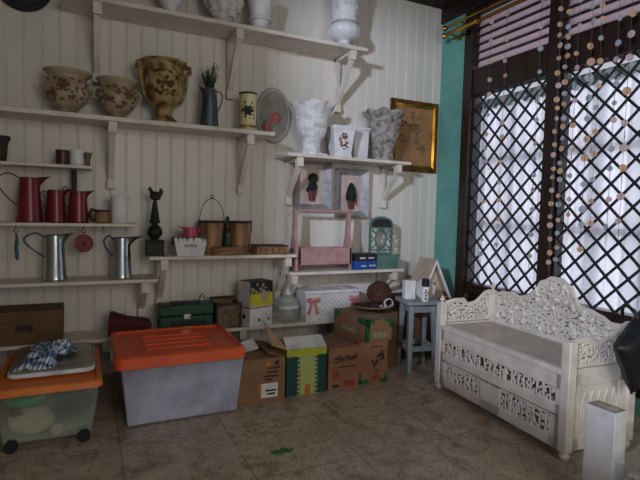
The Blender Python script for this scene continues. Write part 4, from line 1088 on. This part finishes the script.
# ------------------------------------------------------------------ stool and what stands on it
SZ = .63
t = thing('wooden_stool', 'blue grey painted wooden stool with splayed legs', 'stool', (2.695, 3.555, 0), R(-12))
MB().prism(rrect(-.165, .175, -.15, .15, .02), SZ - .028, SZ, 'z').build('seat', 'bluegrey', t, bevel=.005)
m = MB()
m.box(-.115, .115, -.105, -.09, SZ - .10, SZ - .028).box(-.115, .115, .09, .105, SZ - .10, SZ - .028).box(-.115, -.10, -.1, .1, SZ - .10, SZ - .028).box(.10, .115, -.1, .1, SZ - .10, SZ - .028)
m.build('apron', 'bluegrey', t, bevel=.003)
for sx in (-1, 1):
    for sy in (-1, 1):
        a = .018; top = (sx * .105, sy * .09); bot = (sx * .125, sy * .125)
        MB().frustum((bot[0] - a, bot[0] + a), (bot[1] - a, bot[1] + a), (top[0] - a * 1.2, top[0] + a * 1.2), (top[1] - a * 1.2, top[1] + a * 1.2), 0, SZ - .028).build('leg', 'bluegrey', t, bevel=.003)
MB().box(-.12, .12, -.128, -.108, .19, .235).build('stretcher', 'bluegrey', t, bevel=.003)
MB().box(-.132, -.112, -.115, .115, .19, .235).build('stretcher', 'bluegrey', t, bevel=.003)
MB().box(.112, .132, -.115, .115, .19, .235).build('stretcher', 'bluegrey', t, bevel=.003)
MB().box(-.12, .12, .108, .128, .19, .235).build('stretcher', 'bluegrey', t, bevel=.003)

t = thing('spray_can', 'white spray can with black cap standing on the stool', 'spray can', (2.690, 3.45, SZ), 0)
MB().lathe([(.030, 0), (.032, .004), (.032, .132), (.028, .138)], 24).build('can', 'paper', t)
MB().lathe([(.0325, .132), (.0325, .196), (.029, .200), (0, .200)], 24).build('cap', 'rubber', t)
m = MB()
for (a, z) in ((-130, .03), (-128, .055), (-132, .08), (-126, .1)):
    for k in range(3): m.ball((.0322 * math.cos(R(a + k * 9)), .0322 * math.sin(R(a + k * 9)), z), (.004, .004, .008), 6, 4)
m.build('blue_lettering', 'navy', t)
m = MB()
for k in range(4): m.ball((.0322 * math.cos(R(-85 + k * 8)), .0322 * math.sin(R(-85 + k * 8)), .075), (.004, .004, .02), 6, 4)
m.build('orange_print', 'orangeink', t)
t = thing('white_box', 'white cardboard box on the stool behind the spray can', 'box', (2.68, 3.60, SZ), R(-12))
MB().box(-.10, .0, -.035, .035, 0, .165).build('carton', 'paper', t, bevel=.003)
MB().box(-.101, .001, -.036, .036, .135, .168).build('lid', 'paper', t, bevel=.002)
t = thing('white_plate', 'round white plate on edge between spray can and birdhouse', 'plate', (2.765, 3.555, SZ), 0)
T_ = Matrix.Translation((0, 0, .092)) @ Matrix.Rotation(R(6), 4, 'X') @ Matrix.Rotation(R(-35), 4, 'Z') @ RX
MB().lathe([(0, 0), (.055, 0), (.088, .010), (.092, .014), (.086, .014), (.055, .006), (0, .006)], 40, T=T_).build('plate', 'paper', t)
MB().lathe([(.084, .011), (.092, .016), (.084, .018)], 40, T=T_).build('raised_rim', 'lace', t)

t = thing('birdhouse', 'beige A frame birdhouse with white edging on the box behind the stool', 'birdhouse', (3.11, 3.83, .568), R(-6))
A = [(-.145, 0), (.145, 0), (.0, .345)]
MB().prism([(-.13, .0), (.13, 0), (0, .30)], .03, .26).build('body', 'beige', t)
for sx in (-1, 1):
    MB().prism([(sx * .155, -.0), (sx * .175, 0), (0, .385), (0, .345)], .0, .30).build('roof_panel', 'beige', t)
    MB().prism([(sx * .152, -.0), (sx * .178, 0), (0, .39), (0, .338)], -.008, .0).build('white_edging', 'paper', t)
MB().lathe([(0, 0), (.014, 0), (.014, .003), (0, .003)], 16, T=Matrix.Translation((0, .0295, .14)) @ RX).build('entrance_hole', 'blackcard', t)
MB().box(-.12, .12, -.02, .03, 0, .02).build('ledge', 'beige', t)
m = MB().cyl((0, 0, -.03), (0, 0, .05), .028, .034)
t = thing('small_plant', 'small dark green plant right of the birdhouse', 'plant', (3.02, 3.68, 0), 0)
t.location = (3.28, 3.655, .0)
for k in range(0): pass
MB().lathe(shell([(.09, 0), (.10, .02), (.12, .40), (.125, .42)], .006), 24).build('tall_pot', 'browndk', t)
b = MB(); rnd = random.Random(33)
for k in range(40):
    a = rnd.uniform(0, 2 * PI); l = rnd.uniform(.06, .17)
    T = Matrix.Translation((rnd.uniform(-.05, .05), rnd.uniform(-.05, .05), .42 + rnd.uniform(0, .08))) @ Matrix.Rotation(a, 4, 'Z') @ Matrix.Rotation(R(-rnd.uniform(20, 80)), 4, 'Y')
    b.ball((l * .5, 0, 0), (l * .5, .02, .003), 8, 4, T)
b.build('leaves', 'green', t)

# ------------------------------------------------------------------ carved bench
BL, BD = 1.21, .50                                                    # post-to-post length, depth
t = thing('carved_bench', 'white carved wooden bench with openwork back under the window', 'bench', (2.567, 3.071, 0), math.atan2(-.998, -.064))
P = .06
def scroll_field(seed, pitch):
    rnd = random.Random(seed); cs = {}
    def f(x, z):
        i, k = math.floor(x / pitch), math.floor(z / pitch); best = 9; bc = None
        for di in (-1, 0, 1):
            for dk in (-1, 0, 1):
                key = (i + di, k + dk)
                if key not in cs:
                    q = random.Random((seed * 1000003 + key[0] * 7919 + key[1] * 104729) & 0xffffff)
                    cs[key] = ((key[0] + .5 + q.uniform(-.28, .28)) * pitch, (key[1] + .5 + q.uniform(-.28, .28)) * pitch, q.choice((-1, 1)), q.uniform(0, 6), q.choice((2, 3, 3)))
                c = cs[key]; d = math.hypot(x - c[0], z - c[1])
                if d < best: best, bc = d, c
        a = math.atan2(z - bc[1], x - bc[0])
        return math.sin(bc[4] * a + bc[2] * best / pitch * 9 + bc[3]) + .35 * math.cos(best / pitch * 14)
    return f
def openwork(x0, x1, zb, zt, thr, seed, pitch, res=.0055, edge=.012, bars=0):
    """pierced panel in the local x-z plane between z=zb and the outline zt(x)"""
    f = scroll_field(seed, pitch); m = MB(); solid = set(); nx = int((x1 - x0) / res); idx = {}
    zmax = max(zt(x0 + (x1 - x0) * i / 60) for i in range(61)); nz = int((zmax - zb) / res) + 1
    def vid(i, k):
        if (i, k) not in idx:
            x = x0 + (x1 - x0) * i / nx; idx[(i, k)] = len(m.v); m.v.append((x, 0, min(zb + k * res, zt(x))))
        return idx[(i, k)]
    for i in range(nx):
        x = x0 + (x1 - x0) * (i + .5) / nx; top = zt(x)
        for k in range(nz):
            z = zb + (k + .5) * res
            if z - res * .5 >= top - 1e-4: continue
            near = min(x - x0, x1 - x, z - zb, top - z) < edge
            if near or f(x, z) > thr or (bars and (x - x0) % bars < .0075): solid.add((i, k))
    # keep only the pieces joined to the border
    seen = set(); todo = [min(solid)]
    while todo:
        c = todo.pop()
        if c in seen or c not in solid: continue
        seen.add(c); todo += [(c[0] + 1, c[1]), (c[0] - 1, c[1]), (c[0], c[1] + 1), (c[0], c[1] - 1)]
    for i, k in sorted(seen): m.f.append((vid(i, k), vid(i + 1, k), vid(i + 1, k + 1), vid(i, k + 1)))
    return m
def interp(tab):
    def f(x):
        if x <= tab[0][0]: return tab[0][1]
        for (a, za), (b_, zb) in zip(tab, tab[1:]):
            if x <= b_:
                u = (x - a) / (b_ - a); u = u * u * (3 - 2 * u); return za + (zb - za) * u
        return tab[-1][1]
    return f
# posts
def post(x, y, z1, nm='post'):
    MB().box(x - P / 2, x + P / 2, y - P / 2, y + P / 2, .05, z1).build('post', 'bench', t, bevel=.005)
for (x, y, z1, fin) in ((0, 0, .690, 1), (BL, 0, .695, 0), (0, BD, .775, 1), (BL, BD, .775, 0)):
    post(x, y, z1)
    MB().lathe(smoothprof([(.018, 0), (.026, .012), (.030, .028), (.022, .046), (.027, .055), (.027, .062)]), 20, T=Matrix.Translation((x, y, 0))).build('foot', 'bench', t)
    if fin: MB().lathe(smoothprof([(.026, 0), (.012, .01), (.010, .016), (.021, .028), (.016, .042), (.007, .048), (.010, .056), (.0, .064)]), 20, T=Matrix.Translation((x, y, z1))).build('finial', 'bench', t)
# front
fy = -.012
m = MB()
def rail(z0, z1, x0=P / 2, x1=BL - P / 2): m.box(x0, x1, fy - .010, fy + .016, z0, z1)
rail(.405, .492); rail(.235, .315); rail(.05, .115)
m.box(P / 2, P / 2 + .035, fy - .010, fy + .016, .05, .49).box(BL - P / 2 - .035, BL - P / 2, fy - .010, fy + .016, .05, .49).box(BL * .5 - .105, BL * .5 + .095, fy - .010, fy + .016, .05, .25).box(P / 2, P / 2 + .064, fy - .010, fy + .016, .05, .25).box(BL - P / 2 - .074, BL - P / 2, fy - .010, fy + .016, .05, .25)
m.build('front_frame', 'bench', t, bevel=.003)
openwork(P / 2 + .03, BL - P / 2 - .03, .310, lambda x: .410, .30, 5, .060, edge=.006, bars=.052).build('carved_strip', 'bench', t, loc=(0, fy, 0), solid=.014, smooth=60)
for x0, x1, sd in ((P / 2 + .06, BL * .5 - .10, 6), (BL * .5 + .09, BL - P / 2 - .07, 7)):
    openwork(x0, x1, .110, lambda x: .238, .24, sd, .056, edge=.008, bars=.048).build('carved_panel', 'bench', t, loc=(0, fy, 0), solid=.014, smooth=60)
MB().box(P / 2 + .012, BL * .5 - .01, fy - .0125, fy - .009, .247, .252).box(BL * .5 + .01, BL - P / 2 - .012, fy - .0125, fy - .009, .247, .252).build('panel_groove', 'browndk', t)
# seat lids
for x0, x1 in ((.0, BL * .497), (BL * .503, BL)):
    MB().box(x0 + (.032 if x0 == 0 else 0), x1 - (.032 if x1 == BL else 0), .012, BD - .025, .500, .522).build('seat_lid', 'seat', t, bevel=.003)
MB().box(P / 2, BL - P / 2, -.032, .014, .492, .525).build('seat_edge', 'bench', t, bevel=.004)
# sides
for sx, x in ((0, 0.0), (1, BL)):
    m = MB()
    y0, y1 = P / 2, BD - P / 2
    m.box(x - .012, x + .012, y0, y1, .05, .12).box(x - .012, x + .012, y0, y1, .43, .53).box(x - .012, x + .012, y0, y0 + .06, .05, .5).box(x - .012, x + .012, y1 - .06, y1, .05, .5)
    m.box(x - .005, x + .005, y0, y1, .06, .5)
    m.build('side_frame', 'bench', t, bevel=.003)
    # arched carving on the lower side panel
    m = MB(); s = 1 if sx else -1
    for k in range(5):
        yc = y0 + .10 + k * (y1 - y0 - .20) / 4
        m.tube([(x + s * .008, yc - .03, .15), (x + s * .009, yc - .028, .30), (x + s * .009, yc, .385), (x + s * .009, yc + .028, .30), (x + s * .008, yc + .03, .15)], .006, 6)
        m.ball((x + s * .008, yc, .25), (.006, .012, .05), 8, 6)
    m.build('side_carving', 'bench', t)
    prof = interp([(P / 2, .695), (.12, .712), (.20, .712), (.25, .672), (.30, .680), (BD - .05, .770), (BD, .775)]) if sx == 0 else interp([(P / 2, .69), (.14, .695), (.22, .665), (.30, .690), (BD - .05, .765), (BD, .77)])
    o = openwork(P / 2 - .005, BD - P / 2 + .005, .535, prof, -.55, 11 + sx, .06, edge=.014)
    o.build('carved_arm', 'bench', t, loc=(x, 0, 0), rot=(0, 0, R(90)), solid=.018, smooth=60)
    MB().tube([(x, q / 30 * (BD - P) + P / 2, prof(q / 30 * (BD - P) + P / 2) + .004) for q in range(31)], .010, 8).build('arm_rail', 'bench', t)
# back
bt = interp([(.03, .745), (.12, .775), (.23, .782), (.30, .768), (.38, .785), (.44, .835), (.51, .918), (.605, .958), (.69, .955), (.76, .918), (.80, .850), (.845, .792), (.92, .786), (1.0, .764), (1.08, .730), (1.18, .735)])
openwork(P / 2 - .005, BL - P / 2 + .005, .53, bt, -.50, 21, .060, edge=.014).build('carved_back', 'bench', t, loc=(0, BD, 0), solid=.02, smooth=60)
MB().tube([(P / 2 + (BL - P) * k / 80, BD, bt(P / 2 + (BL - P) * k / 80) + .004) for k in range(81)], .011, 8).build('back_rail', 'bench', t)
MB().box(P / 2, BL - P / 2, BD - .015, BD + .015, .49, .545).box(P / 2, BL - P / 2, BD - .006, BD + .006, .05, .5).build('back_panel', 'bench', t, bevel=.003)
MB().box(P / 2, BL - P / 2, .01, BD - .01, .055, .065).build('bottom_board', 'bench', t)
# raised leaf and petal carving over the back and the right arm
rnd = random.Random(77); m = MB()
for k in range(60):
    x = rnd.uniform(.06, BL - .06); z = rnd.uniform(.56, bt(x) - .02)
    m.ball((0, 0, 0), (rnd.uniform(.012, .022), .007, rnd.uniform(.005, .009)), 8, 5, Matrix.Translation((x, BD - .011, z)) @ Matrix.Rotation(rnd.uniform(0, PI), 4, 'Y'))
m.build('leaf_carving', 'bench', t)

# black bag slung over the right arm
t = thing('black_bag', 'black leather bag slung over the right arm of the white bench', 'bag', (2.925, 1.722, .670), 0, rot=(R(3), R(-36), R(3)))
n = 26; vs = []; fs = []
for sgn in (1, -1):
    for j in range(n + 1):
        for i in range(n + 1):
            u = -1 + 2 * i / n; v = -1 + 2 * j / n
            e = (1 - u ** 4) * (1 - v ** 4); th = .075 * max(0, e) ** .45 + .004 * noise.noise(Vector((u * 3, v * 3, sgn)))
            k = 1 - .06 * (1 - max(abs(u), abs(v)) ** 2) ; pin = 1 - .10 * (1 - abs(u)) * abs(v) - .0
            vs.append((u * .225 * (1 - .07 * (1 - v * v)), sgn * th, v * .185 * (1 - .09 * (1 - u * u))))
N = (n + 1) ** 2
for s in (0, 1):
    for j in range(n):
        for i in range(n): fs.append(tuple(s * N + q for q in (j * (n + 1) + i, j * (n + 1) + i + 1, (j + 1) * (n + 1) + i + 1, (j + 1) * (n + 1) + i)))
m = MB().add(vs, fs); cush = m.build('cover', 'blackfab', t, smooth=180)
ed = [(u, v) for u, v in [(-1 + k / 12, -1) for k in range(25)] + [(1, -1 + k / 12) for k in range(25)] + [(1 - k / 12, 1) for k in range(25)] + [(-1, 1 - k / 12) for k in range(25)]]
MB().tube([(u * .225 * (1 - .07 * (1 - v * v)), 0, v * .185 * (1 - .09 * (1 - u * u))) for u, v in ed], .006, 6).build('piping', 'blackfab', t)
MB().tube([(.02, .0, .15), (.06, .03, .20), (.09, .09, .205), (.10, .13, .16), (.09, .14, .08)], .010, 8).build('strap', 'blackfab', t)

# white tall box and tub at the lower right
t = thing('tall_white_box', 'tall narrow white box with a dark printed top, front right', 'box', (2.205, 1.40, 0), R(2))
MB().box(0, .095, 0, .145, 0, .498).build('carton', 'paper', t, bevel=.003)
MB().box(.004, .091, .004, .141, .4975, .500).build('printed_top', 'slate', t)
MB().ball((.045, .045, .500), (.03, .03, .002), 12, 5).ball((.05, .10, .500), (.02, .025, .002), 12, 5).build('top_picture', 'beige', t)
t = thing('plastic_tub', 'clear plastic tub of dried pink flowers by the white box', 'tub', (2.33, 1.12, 0), R(12))
m = MB(); o = [(-.15, 0, .0), (.15, 0, .0), (.15, .22, .0), (-.15, .22, .0), (-.18, -.03, .33), (.18, -.03, .33), (.18, .25, .33), (-.18, .25, .33)]
m.add(o, [(0, 3, 2, 1), (0, 1, 5, 4), (1, 2, 6, 5), (2, 3, 7, 6), (3, 0, 4, 7)]).build('tub', 'thinclear', t, solid=.003)
b = MB(); b2 = MB(); rnd = random.Random(50)
for k in range(240):
    (b if k % 3 else b2).ball((rnd.uniform(-.14, .14), rnd.uniform(.0, .22), rnd.uniform(.01, .27)), (.018, .018, .012), 8, 5, None)
o = b.build('dried_flowers', 'shellpink', None, (2.33, 1.12, .0), (0, 0, R(12))); tag(o, 'dried pink flower heads filling the clear tub', 'dried flowers'); o['kind'] = 'stuff'
o2 = b2.build('pale_flowers', 'cream', o); o2['kind'] = 'stuff'

# leaf on the floor
p = [(-.05, 0), (-.03, .014), (0, .02), (.03, .014), (.055, 0), (.03, -.012), (0, -.018), (-.03, -.012)]
b = MB()
for k in range(6): b.prism([(x * .55, y * .6) for x, y in p], 0, .003, 'z', Matrix.Translation((.02 * k - .05, .012 * math.sin(k * 2.2), .001 * k)) @ Matrix.Rotation(k * .9 - 1, 4, 'Z'))
tag(b.build('fallen_leaf', 'leaf', None, (1.025, 2.58, .001)), 'small green leaf sprig lying on the marble floor', 'leaf')

# ------------------------------------------------------------------ surface prints go into the mesh they lie on; fittings go under their part
def kids(o): return [c for c in bpy.data.objects if c.parent == o]
def base(o): return o.name.split('.')[0]
def absorb(child, host):
    """merge a surface pattern into the mesh it lies on, keeping its own material"""
    bm = bmesh.new(); bm.from_mesh(host.data); n0 = len(bm.faces)
    tmp = child.data.copy(); d = child.location - host.location
    for v in tmp.vertices: v.co += d
    bm.from_mesh(tmp); k = len(host.data.materials); bm.faces.ensure_lookup_table()
    for f_ in bm.faces[n0:]: f_.material_index = k
    bm.to_mesh(host.data); host.data.materials.append(child.data.materials[0]); bm.free(); bpy.data.meshes.remove(tmp)
    bpy.data.objects.remove(child)
PRINT = {'fretwork': 'arched_frame', 'leaf_relief': 'body', 'flower_relief': 'body', 'fruit_relief': 'body', 'emblem': 'body', 'printed_flowers': 'print', 'dark_print': 'carton', 'red_print': 'carton',
         'orange_print': 'carton', 'green_print': 'carton', 'plant_print': 'carton', 'black_marking': 'carton', 'print_marks': 'carton', 'picture_details': 'picture_panel', 'script_mark': 'body', 'lattice_relief': 'body',
         'bark_marks': 'block', 'blue_lettering': 'can', 'leaves': 'panel', 'leaf_carving': 'carved_back', 'side_carving': 'side_frame', 'scalloped_border': 'carton', 'hour_marks': 'face',
         'woven_rings': 'disc', 'top_picture': 'printed_top', 'portrait_patch': 'yellow_band', 'orange_patch': 'carton', 'panel_groove': 'front_frame', 'body_seam': 'body', 'beads': 'cord', 'green_tape': 'carton', 'green_corners': 'carton'}
UNDER = {'lid_ribs': 'lid', 'lid_tab': 'lid', 'clip': 'lid', 'collar': 'body', 'cap': 'body', 'white_band': 'body', 'bow': 'body', 'string': 'lid', 'latch': 'body', 'wire_handle': 'lid', 'grip_recess': 'lid',
         'label_panel': 'body', 'ear': 'body', 'rim': 'body', 'lug': 'body', 'gilt_slip': 'frame', 'back_rail': 'carved_back', 'green_panel': 'carton', 'white_label': 'carton', 'lime_band': 'carton',
         'flap_lining': 'side_flap', 'pot': 'backing', 'topiary': 'backing', 'entrance_hole': 'body', 'ledge': 'body', 'dark_window': 'arched_frame', 'oval_ring': 'arched_frame', 
         'piping': 'cover', 'heading': 'cloth', 'hands': 'face', 'rose': 'panel', 'raised_rim': 'plate', 'chipped_rim': 'body', 'dark_rim': 'sides', 'sleeve': 'pole', 'lid_flaps': 'carton', 'stretcher': None}
for th_ in [o for o in bpy.data.objects if o.parent is None and o.type == 'EMPTY']:
    ks = kids(th_)
    for c in list(ks):
        h = PRINT.get(base(c))
        if base(c) == 'print_marks' and not any(base(x) == 'carton' for x in ks): h = 'upper_half'
        host = next((x for x in ks if h and base(x) == h), None)
        if base(c) == 'side_carving':
            hosts = [x for x in ks if base(x) == 'side_frame']; mine = [x for x in ks if base(x) == 'side_carving']; host = hosts[-len(mine)] if hosts else None
        if host is not None and host is not c and c.rotation_euler[:] == (0, 0, 0) and host.rotation_euler[:] == (0, 0, 0): ks.remove(c); absorb(c, host)
    for c in ks:
        h = UNDER.get(base(c)); host = next((x for x in ks if h and base(x) == h), None)
        if host is not None and host.rotation_euler[:] == (0, 0, 0) and not kids(c):
            c.location = c.location - host.location; c.parent = host

# ------------------------------------------------------------------ light
def area(name, loc, target, sx, sy, power, col):
    l = bpy.data.lights.new(name, 'AREA'); l.shape = 'RECTANGLE'; l.size = sx; l.size_y = sy; l.energy = power; l.color = col
    o = bpy.data.objects.new(name, l); C.objects.link(o); o.location = loc
    o.rotation_euler = (Vector(target) - Vector(loc)).to_track_quat('-Z', 'Y').to_euler(); return o
area('daylight_window', (4.7, 2.9, 1.7), (3.5, 2.9, 1.6), 3.2, 3.4, 84, (.92, .93, 1.0))
area('rear_fill', (1.5, -2.25, 2.25), (1.1, 3.0, .10), 2.0, 1.9, 48, (1.0, .94, .78))  # added fill lamp behind the viewer, set for room and floor brightness
area('daylight_high_window', (-3.5, -1.2, 3.25), (2.8, 4.4, 2.2), .36, .36, 350, (.70, .79, 1.0))
w = bpy.data.worlds.new('World'); bpy.context.scene.world = w; w.use_nodes = True
w.node_tree.nodes['Background'].inputs[0].default_value = (.80, .87, 1.0, 1); w.node_tree.nodes['Background'].inputs[1].default_value = .6

# ------------------------------------------------------------------ camera
cd = bpy.data.cameras.new('Camera'); cam = bpy.data.objects.new('Camera', cd); C.objects.link(cam)
cd.sensor_fit = 'HORIZONTAL'; cd.sensor_width = 36; cd.lens = 491.0 / 640 * 36; cd.clip_start = .05
yaw, pit, rol = R(25.6), R(3.4), R(-1.45)
f = Vector((math.sin(yaw) * math.cos(pit), math.cos(yaw) * math.cos(pit), -math.sin(pit)))
rt = Vector((math.cos(yaw), -math.sin(yaw), 0)); dn = f.cross(rt)
r2 = rt * math.cos(rol) + dn * math.sin(rol); d2 = dn * math.cos(rol) - rt * math.sin(rol)
mw = Matrix((r2, -d2, -f)).transposed().to_4x4(); mw.translation = (0, 0, 1.4)
cam.matrix_world = mw
sc = bpy.context.scene; sc.camera = cam
sc.view_settings.view_transform = 'Standard'; sc.view_settings.look = 'None'; sc.view_settings.exposure = 0; sc.view_settings.gamma = 1
sc.view_settings.use_curve_mapping = False
sc.cycles.max_bounces = 8; sc.cycles.transparent_max_bounces = 16
